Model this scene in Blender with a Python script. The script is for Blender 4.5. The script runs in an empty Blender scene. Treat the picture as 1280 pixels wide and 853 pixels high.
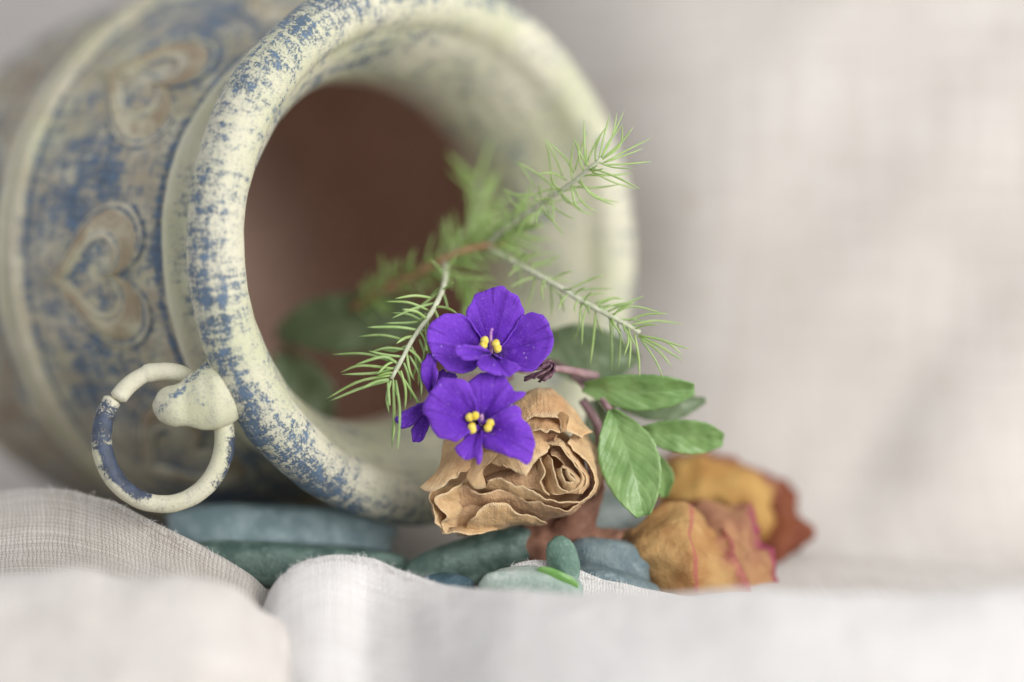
import bpy, math, random
import numpy as np
from mathutils import Vector, noise as mnoise

random.seed(7)
sc = bpy.context.scene
# ------------------------------------------------------------------ camera
U = 0.00018            # one photograph pixel at the plane of focus, in metres (0.18 mm)
D = 3000.0             # camera to plane of focus, in those units (0.54 m)
PITCH = math.radians(6.0)
FLOOR = -325.0         # floor below the optical axis point, same units
cp, sp = math.cos(PITCH), math.sin(PITCH)

def c2w(a):
    """camera frame (x right, y up, d beyond focus) in units -> world metres, floor at z = 0"""
    a = np.asarray(a, float).reshape(-1, 3)
    x, y, d = a[:, 0], a[:, 1], a[:, 2]
    return np.stack([x, y * sp + d * cp, y * cp - d * sp - FLOOR], 1) * U

def pix(px, py, d):
    k = 1 + d / D
    return ((px - 640.0) * k, (426.5 - py) * k, d)

cam = bpy.data.cameras.new('camera')
camo = bpy.data.objects.new('camera', cam)
sc.collection.objects.link(camo)
camo.location = c2w([(0, 0, -D)])[0]
camo.rotation_euler = (math.pi / 2 - PITCH, 0, 0)
cam.sensor_width = 36.0
cam.lens = 36.0 * D / 1280.0
cam.clip_start = 0.02
cam.clip_end = 20
cam.dof.use_dof = True
cam.dof.focus_distance = (D + 12) * U
cam.dof.aperture_fstop = 2.4
sc.camera = camo
# ------------------------------------------------------------------ light
w = bpy.data.worlds.new('World')
sc.world = w
w.use_nodes = True
w.node_tree.nodes['Background'].inputs[0].default_value = (0.94, 0.95, 1.0, 1)
w.node_tree.nodes['Background'].inputs[1].default_value = 0.66

def area(name, loc, target, size, power, col):
    l = bpy.data.lights.new(name, 'AREA')
    l.shape = 'RECTANGLE'; l.size, l.size_y = size
    l.energy = power; l.color = col
    o = bpy.data.objects.new(name, l)
    sc.collection.objects.link(o)
    o.location = loc
    o.rotation_euler = (Vector(target) - Vector(loc)).to_track_quat('-Z', 'Y').to_euler()
    return o

area('window_light', (0.60, -0.58, 0.30), (0.0, 0.02, 0.06), (0.66, 0.54), 8.2, (1.0, 0.98, 0.95))
sc.view_settings.view_transform = 'Standard'
sc.view_settings.look = 'None'
sc.view_settings.exposure = 0.22
sc.view_settings.gamma = 1.0
sc.view_settings.use_curve_mapping = False
sc.render.engine = 'CYCLES'
sc.cycles.use_denoising = True
sc.cycles.max_bounces = 8

# ------------------------------------------------------------------ node helper
class NT:
    def __init__(s, name, rough=0.7, spec=0.3):
        s.m = bpy.data.materials.new(name)
        s.m.use_nodes = True
        s.t = s.m.node_tree
        s.b = s.t.nodes['Principled BSDF']
        s.out = s.t.nodes['Material Output']
        s.set('Roughness', rough); s.set('Specular IOR Level', spec)
    def set(s, k, v):
        i = s.b.inputs[k]
        if hasattr(v, 'is_output'): s.t.links.new(v, i)
        else: i.default_value = v
    def n(s, typ, ins=None, **kw):
        nd = s.t.nodes.new(typ)
        for k, v in kw.items(): setattr(nd, k, v)
        for k, v in (ins or {}).items():
            if hasattr(v, 'is_output'): s.t.links.new(v, nd.inputs[k])
            else: nd.inputs[k].default_value = v
        return nd
    def uv(s, sx=1, sy=1, sz=1):
        t = s.n('ShaderNodeTexCoord')
        return s.n('ShaderNodeMapping', {'Vector': t.outputs['UV'], 'Scale': (sx, sy, sz)}).outputs[0]
    def ob(s, k=1.0, v=(1, 1, 1)):
        t = s.n('ShaderNodeTexCoord')
        return s.n('ShaderNodeMapping', {'Vector': t.outputs['Object'], 'Scale': tuple(k * q / U for q in v)}).outputs[0]
    def noise(s, vec, scale=1, detail=4, rough=0.55, dist=0):
        return s.n('ShaderNodeTexNoise', {'Vector': vec, 'Scale': scale, 'Detail': detail, 'Roughness': rough, 'Distortion': dist}).outputs[0]
    def voro(s, vec, scale=1, feature='F1', out=0):
        return s.n('ShaderNodeTexVoronoi', {'Vector': vec, 'Scale': scale}, feature=feature).outputs[out]
    def mth(s, op, a, b=0.0, c=None, clamp=False):
        ins = {0: a, 1: b}
        if c is not None: ins[2] = c
        nd = s.n('ShaderNodeMath', ins, operation=op); nd.use_clamp = clamp
        return nd.outputs[0]
    def ss(s, v, lo, hi, a=0.0, b=1.0):
        nd = s.n('ShaderNodeMapRange', {'Value': v, 'From Min': lo, 'From Max': hi, 'To Min': a, 'To Max': b}, interpolation_type='SMOOTHSTEP')
        return nd.outputs[0]
    def mix(s, f, a, b, blend='MIX'):
        nd = s.n('ShaderNodeMix', data_type='RGBA', blend_type=blend)
        for i, v in ((0, f), (6, a), (7, b)):
            if hasattr(v, 'is_output'): s.t.links.new(v, nd.inputs[i])
            else: nd.inputs[i].default_value = v if i == 0 else (*v, 1)
        return nd.outputs[2]
    def attr(s, name):
        return s.n('ShaderNodeAttribute', attribute_name=name).outputs['Fac']
    def sep(s, vec):
        return s.n('ShaderNodeSeparateXYZ', {0: vec}).outputs
    def bump(s, h, strength=0.3, dist=1.0):
        s.set('Normal', s.n('ShaderNodeBump', {'Height': h, 'Strength': strength, 'Distance': dist * U}).outputs[0])
    def translucent(s, col, fac):
        tr = s.n('ShaderNodeBsdfTranslucent')
        if hasattr(col, 'is_output'): s.t.links.new(col, tr.inputs[0])
        else: tr.inputs[0].default_value = (*col, 1)
        mx = s.n('ShaderNodeMixShader', {0: fac, 1: s.b.outputs[0], 2: tr.outputs[0]})
        s.t.links.new(mx.outputs[0], s.out.inputs[0])

# ------------------------------------------------------------------ mesh helpers
def link(o): sc.collection.objects.link(o); return o

def tag(o, label=None, cat=None, group=None, kind=None):
    for k, v in (('label', label), ('category', cat), ('group', group), ('kind', kind)):
        if v: o[k] = v
    return o

def thing(name, label, cat, at, group=None):
    """Empty at a thing's base; at is (px, py, d)"""
    o = link(bpy.data.objects.new(name, None))
    o.empty_display_size = 0.005
    o.location = c2w([pix(*at)])[0]
    return tag(o, label, cat, group)

def mk(name, V, F, mat, parent=None, smooth=True, uv=None, attrs=None, thick=0, sub=0, off=0.0):
    """V in camera-frame units"""
    W = c2w(V)
    p = parent
    org = np.zeros(3)
    while p is not None:
        org = org + np.array(p.location); p = p.parent
    if parent is None:
        org = np.array([W[:, 0].mean(), W[:, 1].mean(), W[:, 2].min()])
    me = bpy.data.meshes.new(name)
    me.from_pydata((W - org).tolist(), [], [tuple(int(i) for i in f) for f in F])
    me.materials.append(mat)
    if smooth: me.polygons.foreach_set('use_smooth', [True] * len(me.polygons))
    if uv is not None:
        l = me.uv_layers.new(name='UVMap')
        idx = np.empty(len(me.loops), int); me.loops.foreach_get('vertex_index', idx)
        l.data.foreach_set('uv', np.asarray(uv, float)[idx].ravel())
    for k, a in (attrs or {}).items():
        at = me.attributes.new(k, 'FLOAT', 'POINT'); at.data.foreach_set('value', np.asarray(a, float).ravel())
    o = link(bpy.data.objects.new(name, me))
    if parent is not None: o.parent = parent
    else: o.location = org
    if thick:
        m = o.modifiers.new('thickness', 'SOLIDIFY'); m.thickness = thick * U; m.offset = off
    if sub:
        m = o.modifiers.new('smooth', 'SUBSURF'); m.levels = m.render_levels = sub
    return o

def gridf(nu, nv, wu=False, wv=False):
    """faces of a grid whose vertex (i over nu, j over nv) is at j*nu+i"""
    F = []
    for j in range(nv if wv else nv - 1):
        for i in range(nu if wu else nu - 1):
            a, b = i, (i + 1) % nu
            c, e = j * nu, ((j + 1) % nv) * nu
            F.append((c + a, c + b, e + b, e + a))
    return F

def cr(P, n, closed=False):
    """Catmull-Rom resample (chord parameter) to n points"""
    P = np.asarray(P, float)
    if len(P) == 1: return np.repeat(P, n, 0)
    if closed: P = np.vstack([P, P[:1]])
    seg = np.linalg.norm(np.diff(P, axis=0), axis=1) + 1e-6
    T = np.concatenate([[0], np.cumsum(seg)])
    # tangents
    M = np.zeros_like(P)
    for i in range(len(P)):
        a, b = max(i - 1, 0), min(i + 1, len(P) - 1)
        if closed and i in (0, len(P) - 1):
            M[i] = (P[1] - P[-2]) / (seg[0] + seg[-1])
        else:
            M[i] = (P[b] - P[a]) / (T[b] - T[a])
    t = np.linspace(0, T[-1], n + 1)[:-1] if closed else np.linspace(0, T[-1], n)
    k = np.clip(np.searchsorted(T, t, 'right') - 1, 0, len(seg) - 1)
    h = seg[k]; x = ((t - T[k]) / h)[:, None]; h = h[:, None]
    return ((2*x**3 - 3*x**2 + 1) * P[k] + (x**3 - 2*x**2 + x) * h * M[k]
            + (-2*x**3 + 3*x**2) * P[k+1] + (x**3 - x**2) * h * M[k+1])

def nz(V, scale, seed=0.0):
    return np.array([mnoise.noise(Vector((v[0]*scale + seed, v[1]*scale + seed*1.7, v[2]*scale - seed))) for v in V])

def normals(G):
    """grid normals, G (nv,nu,3)"""
    du = np.gradient(G, axis=1); dv = np.gradient(G, axis=0)
    n = np.cross(du, dv)
    return n / (np.linalg.norm(n, axis=2, keepdims=True) + 1e-9)

def sheet(curves, nu, nv, space='pix'):
    """loft: each curve a list of (px, py, d); returns grid (nv,nu,3) in the camera frame"""
    C = []
    for c in curves:
        c = [pix(*p) for p in c] if space == 'pix' else c
        C.append(cr(c, nu))
    C = np.array(C)
    G = np.zeros((nv, nu, 3))
    L = np.concatenate([[0], np.cumsum(np.linalg.norm(np.diff(C, axis=0), axis=2).mean(1) + 1e-3)])
    for i in range(nu):
        G[:, i] = crT(C[:, i], L, nv)
    return G

def crT(P, T, n):
    seg = np.diff(T)
    M = np.zeros_like(P)
    for i in range(len(P)):
        a, b = max(i-1, 0), min(i+1, len(P)-1)
        M[i] = (P[b]-P[a]) / (T[b]-T[a])
    t = np.linspace(0, T[-1], n)
    k = np.clip(np.searchsorted(T, t, 'right')-1, 0, len(seg)-1)
    h = seg[k]; x = ((t-T[k])/h)[:, None]; h = h[:, None]
    return ((2*x**3-3*x**2+1)*P[k] + (x**3-2*x**2+x)*h*M[k] + (-2*x**3+3*x**2)*P[k+1] + (x**3-x**2)*h*M[k+1])

def guv(nu, nv):
    a, b = np.meshgrid(np.linspace(0, 1, nu), np.linspace(0, 1, nv))
    return np.stack([a.ravel(), b.ravel()], 1)

def tube(P, R, seg=8, cap=True, squash=None):
    """P (n,3) camera frame, R radii; returns V,F"""
    P = np.asarray(P, float); n = len(P)
    R = np.broadcast_to(np.asarray(R, float), (n,))
    T = np.gradient(P, axis=0); T /= np.linalg.norm(T, axis=1, keepdims=True) + 1e-9
    ref = np.array([0.13, 0.21, 1.0])
    V = []
    for i in range(n):
        a = np.cross(T[i], ref); a /= np.linalg.norm(a) + 1e-9
        b = np.cross(T[i], a)
        for k in range(seg):
            q = 2*math.pi*k/seg
            V.append(P[i] + R[i]*(math.cos(q)*a + math.sin(q)*b))
    F = gridf(seg, n, wu=True)
    if cap:
        F.append(tuple(range(seg-1, -1, -1))); F.append(tuple((n-1)*seg+k for k in range(seg)))
    return np.array(V), F

def join(parts):
    V, F, o = [], [], 0
    for v, f in parts:
        V.append(v); F += [tuple(i+o for i in q) for q in f]; o += len(v)
    return np.vstack(V), F

# ------------------------------------------------------------------ materials
def m_linen(name, base, dark, pitch=4.6, weave=0.6):
    t = NT(name, 0.95, 0.1)
    uv = t.uv()
    wob = t.noise(uv, 0.02, 3)
    wob2 = t.noise(t.uv(0.006, 0.09), 1.0, 3)
    x, y, _ = t.sep(uv)
    x = t.mth('ADD', x, t.mth('MULTIPLY', wob, 14)); y = t.mth('ADD', y, t.mth('MULTIPLY', wob2, 10))
    sx = t.mth('SINE', t.mth('MULTIPLY', x, math.pi / pitch)); sy = t.mth('SINE', t.mth('MULTIPLY', y, math.pi / pitch))
    cx = t.mth('SINE', t.mth('MULTIPLY', x, 2 * math.pi / pitch / 2)); 
    sel = t.ss(t.mth('MULTIPLY', sx, sy), -0.35, 0.35)
    hx = t.mth('ABSOLUTE', sx); hy = t.mth('ABSOLUTE', sy)
    h = t.mth('ADD', t.mth('MULTIPLY', hx, sel), t.mth('MULTIPLY', hy, t.mth('SUBTRACT', 1.0, sel)))
    slx = t.noise(t.uv(0.21, 0.004), 1.0, 3, 0.6)      # slubs along each thread direction
    sly = t.noise(t.uv(0.005, 0.21), 1.0, 3, 0.6)
    big = t.noise(uv, 0.006, 4)
    f = t.mth('ADD', t.mth('MULTIPLY', slx, 0.5), t.mth('MULTIPLY', sly, 0.5))
    f = t.mth('ADD', t.mth('MULTIPLY', f, 0.75), t.mth('MULTIPLY', big, 0.4))
    wide = t.mth('ADD', t.noise(t.uv(0.075, 0.0030), 1.0, 3, 0.6), t.noise(t.uv(0.0030, 0.08), 1.0, 3, 0.6))
    f = t.mth('ADD', f, t.mth('MULTIPLY', t.mth('SUBTRACT', wide, 1.0), 0.26))
    col = t.mix(t.ss(f, 0.42, 0.72), base, dark)
    st = t.ss(t.noise(uv, 0.011, 3, 0.5, 0.3), 0.64, 0.76, 0, 0.35)
    col = t.mix(st, col, tuple(a*b for a, b in zip(dark, (0.86, 0.78, 0.68))))
    fleck = t.ss(t.noise(t.uv(0.018, 0.12), 1.0, 2, 0.7, 0.4), 0.70, 0.80)
    col = t.mix(t.mth('MULTIPLY', fleck, 0.55), col, (0.42, 0.30, 0.17))
    col = t.mix(t.ss(h, 0.55, 0.05, 0.0, weave), col, tuple(0.42*c for c in dark))
    t.set('Base Color', col)
    t.set('Sheen Weight', 0.25); t.set('Sheen Roughness', 0.5)
    fine = t.noise(uv, 0.9, 3)
    hh = t.mth('ADD', t.mth('MULTIPLY', h, 1.0), t.mth('MULTIPLY', fine, 0.5))
    hh = t.mth('ADD', hh, t.mth('MULTIPLY', f, 2.0))
    t.bump(hh, 0.75, 1.6)
    return t.m

def m_glaze(name, cream, blue, brown=0.0, sx=1.0, sy=1.0):
    """worn cream slip over blue; 'blue' vertex attribute says how much blue shows"""
    t = NT(name, 0.55, 0.35)
    uv = t.uv(sx, sy); ob = t.ob()
    b = t.attr('blue')
    st1 = t.noise(t.uv(0.010*sx, 0.10*sy), 1.0, 5, 0.65, 0.3)      # brush strokes round the jar
    st2 = t.noise(t.uv(0.12*sx, 0.014*sy), 1.0, 5, 0.65, 0.3)
    blot = t.noise(ob, 0.022, 5, 0.6)
    fine = t.noise(ob, 0.075, 6, 0.72)
    speck = t.noise(ob, 0.35, 3, 0.7)
    n = t.mth('ADD', t.mth('MULTIPLY', blot, 0.34), t.mth('MULTIPLY', fine, 0.50))
    n = t.mth('ADD', n, t.mth('MULTIPLY', st1, 0.30)); n = t.mth('ADD', n, t.mth('MULTIPLY', st2, 0.36))
    n = t.mth('ADD', n, t.mth('MULTIPLY', speck, 0.46))      # mean about 0.98
    f = t.mth('ADD', t.mth('MULTIPLY_ADD', n, 1.75, -0.735), t.mth('MULTIPLY', b, 0.5))
    m1 = t.ss(f, 1.03, 1.21)
    m0 = t.ss(f, 0.84, 1.10)                                   # bluish wash round the patches
    c2 = t.mix(t.ss(t.noise(ob, 0.009, 3), 0.4, 0.65), cream, tuple(c*k for c, k in zip(cream, (0.86, 0.90, 0.80))))
    c2 = t.mix(t.ss(speck, 0.50, 0.72, 0, 0.5), c2, tuple(c*0.70 for c in cream))
    br = t.attr('brown')
    c2 = t.mix(t.mth('MULTIPLY', br, t.ss(t.noise(ob, 0.02, 5, 0.65), 0.25, 0.62)), c2, (0.25, 0.175, 0.105))
    c2 = t.mix(t.mth('MULTIPLY', t.attr('bare'), 1.0), c2, (0.36, 0.235, 0.19))
    blu2 = t.mix(t.ss(fine, 0.35, 0.7), tuple(c*0.55 for c in blue), tuple(c*1.35 for c in blue))
    col = t.mix(t.mth('MULTIPLY', m0, 0.42), c2, tuple(0.5*a+0.5*q for a, q in zip(blue, cream)))
    col = t.mix(t.mth('MULTIPLY', m1, 0.95), col, blu2)
    t.set('Base Color', col)
    t.set('Roughness', t.ss(m1, 0, 1, 0.62, 0.45))
    hh = t.mth('ADD', t.mth('MULTIPLY', m1, -0.9), t.mth('MULTIPLY', fine, 1.4))
    hh = t.mth('ADD', hh, t.mth('MULTIPLY', speck, 1.0))
    t.bump(hh, 0.55, 1.7)
    return t.m

CREAM = (0.60, 0.575, 0.44); BLUE = (0.070, 0.117, 0.185)
M_glaze = m_glaze('worn_cream_and_blue_glaze', CREAM, BLUE)
M_glaze_r = m_glaze('worn_cream_and_navy_glaze', CREAM, (0.034, 0.052, 0.098))
M_linen = m_linen('natural_linen', (0.755, 0.71, 0.665), (0.64, 0.59, 0.54))
M_linen_w = m_linen('white_linen', (0.79, 0.77, 0.75), (0.70, 0.675, 0.65), 4.0, 0.30)
M_linen_shaded = m_linen('coarse_linen_shaded_copy', (0.60, 0.56, 0.51), (0.46, 0.415, 0.365), 5.6, 0.8)  # coarser copy of the same linen, shade mixed into its darker colour

t = NT('bare_terracotta', 0.85, 0.15)
c = t.mix(t.ss(t.noise(t.ob(), 0.012, 5), 0.35, 0.65), (0.50, 0.355, 0.29), (0.57, 0.41, 0.335))
t.set('Base Color', c); t.bump(t.noise(t.ob(), 0.1, 5), 0.4, 3); M_terra = t.m

def m_violet(name, c0, c1):
    t = NT(name, 0.55, 0.25)
    uv = t.uv(); x, v, _ = t.sep(uv)
    veins = t.noise(t.uv(22, 1.2), 1.0, 3, 0.6)
    col = t.mix(t.ss(v, 0.02, 0.42), (0.016, 0.005, 0.05), c0)
    col = t.mix(t.ss(t.mth('ADD', v, t.mth('MULTIPLY', veins, 0.3)), 0.45, 1.15), col, c1)
    sp_ = t.ss(t.voro(t.ob(), 0.13), 0.24, 0.10)
    cells = t.noise(t.ob(), 0.20, 5, 0.8)
    col = t.mix(t.mth('MULTIPLY', t.ss(cells, 0.50, 0.72), 0.45), col, (0.34, 0.15, 0.80))
    pick = t.ss(t.noise(t.ob(), 0.04, 3), 0.54, 0.66)
    col = t.mix(t.mth('MULTIPLY', t.mth('MULTIPLY', sp_, pick), 0.5), col, (0.66, 0.55, 0.90))
    t.set('Base Color', col)
    t.set('Sheen Weight', 0.35); t.set('Sheen Tint', (0.6, 0.45, 1.0, 1)); t.set('Sheen Roughness', 0.35)
    hb = t.mth('ADD', t.mth('MULTIPLY', veins, 1.0), t.mth('MULTIPLY', cells, 0.8))
    dk = t.ss(veins, 0.54, 0.66, 0, 0.6)
    t.set('Base Color', t.mix(dk, col, tuple(q*0.55 for q in c0)))
    t.bump(hb, 0.9, 2.2)
    t.translucent(c1, 0.16)
    return t.m
M_violet = m_violet('violet_petal', (0.105, 0.013, 0.40), (0.20, 0.05, 0.60))
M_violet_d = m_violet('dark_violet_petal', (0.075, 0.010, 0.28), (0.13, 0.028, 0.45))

def simple(name, col, col2, scale=0.05, rough=0.6, bump=0.3, spec=0.3, tr=0.0):
    t = NT(name, rough, spec)
    nn = t.noise(t.ob(), scale, 5, 0.6)
    t.set('Base Color', t.mix(t.ss(nn, 0.35, 0.65), col, col2))
    t.bump(t.noise(t.ob(), scale*4, 4), bump, 1.5)
    if tr: t.translucent(col2, tr)
    return t.m
M_anther = simple('yellow_anther', (0.76, 0.55, 0.04), (0.86, 0.72, 0.20), 0.25, 0.85, 0.9, 0.1)
M_pistil = simple('lilac_pistil', (0.38, 0.16, 0.42), (0.55, 0.36, 0.52), 0.2, 0.5)
M_bud = simple('withered_purple_bud', (0.10, 0.045, 0.075), (0.23, 0.13, 0.15), 0.12, 0.7, 0.6)
M_stalk = simple('mauve_stalk', (0.25, 0.15, 0.16), (0.36, 0.24, 0.25), 0.05, 0.6)
M_needle = simple('green_needle', (0.27, 0.41, 0.14), (0.38, 0.52, 0.22), 0.04, 0.5, 0.1, 0.3, 0.2)
M_needle_p = simple('pale_green_needle', (0.36, 0.52, 0.16), (0.49, 0.64, 0.27), 0.04, 0.5, 0.1, 0.3, 0.25)
M_stem = simple('pale_green_stem', (0.42, 0.45, 0.31), (0.56, 0.57, 0.44), 0.10, 0.7, 0.5)
M_wood = simple('brown_twig', (0.36, 0.20, 0.11), (0.48, 0.30, 0.18), 0.05, 0.8, 0.6)

def m_leaf(name, c0, c1, rib):
    t = NT(name, 0.34, 0.5)
    x, v, _ = t.sep(t.uv())
    ax = t.mth('ABSOLUTE', t.mth('SUBTRACT', x, 0.5))
    mid = t.ss(ax, 0.03, 0.0)
    side = t.mth('SINE', t.mth('MULTIPLY', t.mth('SUBTRACT', v, t.mth('MULTIPLY', ax, 0.7)), 42))
    nn = t.noise(t.ob(), 0.03, 5)
    col = t.mix(t.ss(nn, 0.35, 0.65), c0, c1)
    col = t.mix(t.mth('MULTIPLY', mid, 0.6), col, rib)
    col = t.mix(t.ss(side, 0.8, 1.0, 0, 0.04), col, rib)
    t.set('Base Color', col)
    t.bump(t.mth('ADD', t.mth('MULTIPLY', t.ss(side, 0.0, 1.0), -0.35), t.mth('MULTIPLY', t.noise(t.ob(), 0.12, 4), 1.2)), 0.4, 2.2)
    t.translucent(c1, 0.22)
    return t.m
M_leaf = m_leaf('fresh_green_leaf', (0.175, 0.315, 0.095), (0.25, 0.40, 0.14), (0.33, 0.47, 0.21))
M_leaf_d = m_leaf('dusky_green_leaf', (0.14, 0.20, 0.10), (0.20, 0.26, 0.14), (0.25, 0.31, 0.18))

def m_dry(name, c0, c1, edge, vein):
    """dried petal: v = 1 at the rim"""
    t = NT(name, 0.50, 0.45)
    x, v, _ = t.sep(t.uv()); ob = t.ob()
    n1 = t.noise(ob, 0.035, 5, 0.6)
    web = t.voro(t.ob(1, (1, 1, 1)), 0.13, 'DISTANCE_TO_EDGE')
    lng = t.noise(t.uv(30, 1.5), 1.0, 4, 0.6, 0.6)
    col = t.mix(t.ss(n1, 0.33, 0.66), c0, c1)
    col = t.mix(t.ss(t.noise(ob, 0.016, 3), 0.45, 0.68, 0, 0.55), col, tuple(q*k for q, k in zip(c0, (0.86, 0.66, 0.60))))
    col = t.mix(t.ss(lng, 0.56, 0.72, 0, 0.5), col, vein)
    col = t.mix(t.ss(v, 0.86, 1.0, 0, 0.75), col, edge)
    col = t.mix(t.ss(web, 0.06, 0.0, 0, 0.15), col, vein)
    t.set('Base Color', col)
    t.set('Sheen Weight', 0.15)
    h = t.mth('ADD', t.mth('MULTIPLY', lng, 1.6), t.mth('MULTIPLY', n1, 2.5))
    h = t.mth('ADD', h, t.ss(web, 0.0, 0.12, 0.0, 0.35))
    h = t.mth('ADD', h, t.mth('MULTIPLY', t.noise(ob, 0.3, 4), 0.7))
    t.bump(h, 0.65, 2.0)
    t.translucent(c1, 0.22)
    return t.m
M_rose = m_dry('dried_tan_petal', (0.64, 0.41, 0.195), (0.76, 0.535, 0.285), (0.85, 0.66, 0.40), (0.50, 0.29, 0.14))
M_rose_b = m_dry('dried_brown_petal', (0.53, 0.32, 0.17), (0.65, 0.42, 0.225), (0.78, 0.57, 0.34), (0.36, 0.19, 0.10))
M_brown = simple('dry_brown_leaf', (0.19, 0.09, 0.06), (0.29, 0.15, 0.10), 0.04, 0.7, 0.6)

def m_orange(name, c0, c1, edge, pinkx=None, char=False):
    t = NT(name, 0.6, 0.3)
    x, v, _ = t.sep(t.uv()); ob = t.ob()
    n1 = t.noise(ob, 0.02, 5, 0.6)
    lng = t.noise(t.uv(20, 4.0), 1.0, 5, 0.7, 1.2)
    col = t.mix(t.ss(n1, 0.35, 0.65), c0, c1)
    col = t.mix(t.ss(lng, 0.52, 0.75, 0, 0.22), col, tuple(q*0.55 for q in c0))
    if char:
        k = t.mth('MULTIPLY', t.ss(t.mth('ADD', v, t.mth('MULTIPLY', n1, 0.25)), 0.52, 0.26), t.ss(t.noise(ob, 0.045, 5, 0.7), 0.42, 0.56))
        col = t.mix(t.mth('MULTIPLY', k, 0.85), col, (0.06, 0.035, 0.03))
    if pinkx is not None:
        wv = t.mth('ADD', x, t.mth('MULTIPLY', t.mth('SUBTRACT', lng, 0.5), 0.03))
        col = t.mix(t.ss(t.mth('ABSOLUTE', t.mth('SUBTRACT', t.mth('ADD', v, t.mth('MULTIPLY', t.mth('SUBTRACT', lng, 0.5), 0.05)), pinkx)), 0.030, 0.004, 0, 0.65), col, (0.50, 0.10, 0.13))
    ev = t.mth('ADD', v, t.mth('MULTIPLY', t.mth('SUBTRACT', t.noise(ob, 0.05, 4), 0.5), 0.25))
    col = t.mix(t.ss(ev, 0.86, 1.0, 0, 0.9), col, edge)
    t.set('Base Color', col)
    t.bump(t.mth('ADD', t.mth('MULTIPLY', lng, 1.0), t.mth('MULTIPLY', t.noise(ob, 0.05, 6, 0.65), 4.0)), 0.7, 2.5)
    t.translucent(c1, 0.32)
    return t.m
M_or1 = m_orange('dried_orange_petal', (0.50, 0.26, 0.10), (0.65, 0.41, 0.17), (0.50, 0.15, 0.15), 0.60, True)
M_or2 = m_orange('dried_rusty_petal', (0.43, 0.20, 0.12), (0.56, 0.31, 0.15), (0.36, 0.04, 0.13))
M_or3 = m_orange('dried_golden_petal', (0.50, 0.27, 0.08), (0.66, 0.42, 0.14), (0.24, 0.06, 0.10))
M_or4 = m_orange('dark_red_petal_and_hollow_shade', (0.22, 0.06, 0.03), (0.32, 0.10, 0.04), (0.15, 0.02, 0.035))

def m_glass(name, c0, c1, frost=0.4, clear=None):
    """frosted sea glass"""
    t = NT(name, 0.30, 0.6)
    ob = t.ob()
    n1 = t.noise(ob, 0.03, 5, 0.6); pit = t.noise(ob, 0.22, 4, 0.75)
    col = t.mix(t.ss(n1, 0.38, 0.62), c0, c1)
    col = t.mix(t.ss(t.noise(ob, 0.045, 6, 0.7), 0.5, 0.7, 0, frost), col, tuple(min(1, 1.6*q+0.10) for q in c1))
    col = t.mix(t.ss(pit, 0.60, 0.74, 0, frost), col, (0.62, 0.74, 0.74))
    if clear is not None:
        q = t.ss(t.voro(ob, 0.013), 0.34, 0.28)
        col = t.mix(q, col, clear)
    t.set('Base Color', col)
    t.set('Transmission Weight', 0.35); t.set('IOR', 1.45)
    t.bump(t.mth('ADD', pit, t.noise(ob, 0.06, 5, 0.7)), 0.8, 3.0)
    return t.m
M_g_blue = m_glass('frosted_blue_glass', (0.25, 0.37, 0.40), (0.40, 0.53, 0.56))
M_g_green = m_glass('frosted_dark_green_glass', (0.085, 0.155, 0.13), (0.18, 0.28, 0.24), 0.6)
M_g_dblue = m_glass('frosted_slate_blue_glass', (0.06, 0.13, 0.17), (0.11, 0.20, 0.25), 0.5)
M_g_sea = m_glass('frosted_sea_green_glass', (0.13, 0.25, 0.19), (0.22, 0.37, 0.29), 0.6)
M_g_mint = m_glass('frosted_mint_glass', (0.43, 0.57, 0.49), (0.56, 0.66, 0.59), 0.6, None)
M_g_clear = simple('clear_green_glass', (0.13, 0.30, 0.07), (0.18, 0.36, 0.10), 0.05, 0.2, 0.1, 0.5)
M_g_grey = m_glass('frosted_grey_blue_glass', (0.17, 0.25, 0.28), (0.26, 0.34, 0.36), 0.5)
M_g_pale = m_glass('frosted_pale_glass', (0.34, 0.42, 0.40), (0.44, 0.50, 0.48), 0.4)

# ------------------------------------------------------------------ setting: backdrop and floor cloth in one sheet
def world_sheet_uv(G):
    nv, nu, _ = G.shape
    du = np.concatenate([np.zeros((nv, 1)), np.cumsum(np.linalg.norm(np.diff(G, axis=1), axis=2), 1)], 1)
    dv = np.concatenate([np.zeros((1, nu)), np.cumsum(np.linalg.norm(np.diff(G, axis=0), axis=2), 0)], 0)
    du = np.broadcast_to(du.mean(0), (nv, nu)); dv = np.broadcast_to(dv.mean(1)[:, None], (nv, nu))
    return np.stack([du.ravel(), dv.ravel()], 1)

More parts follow.
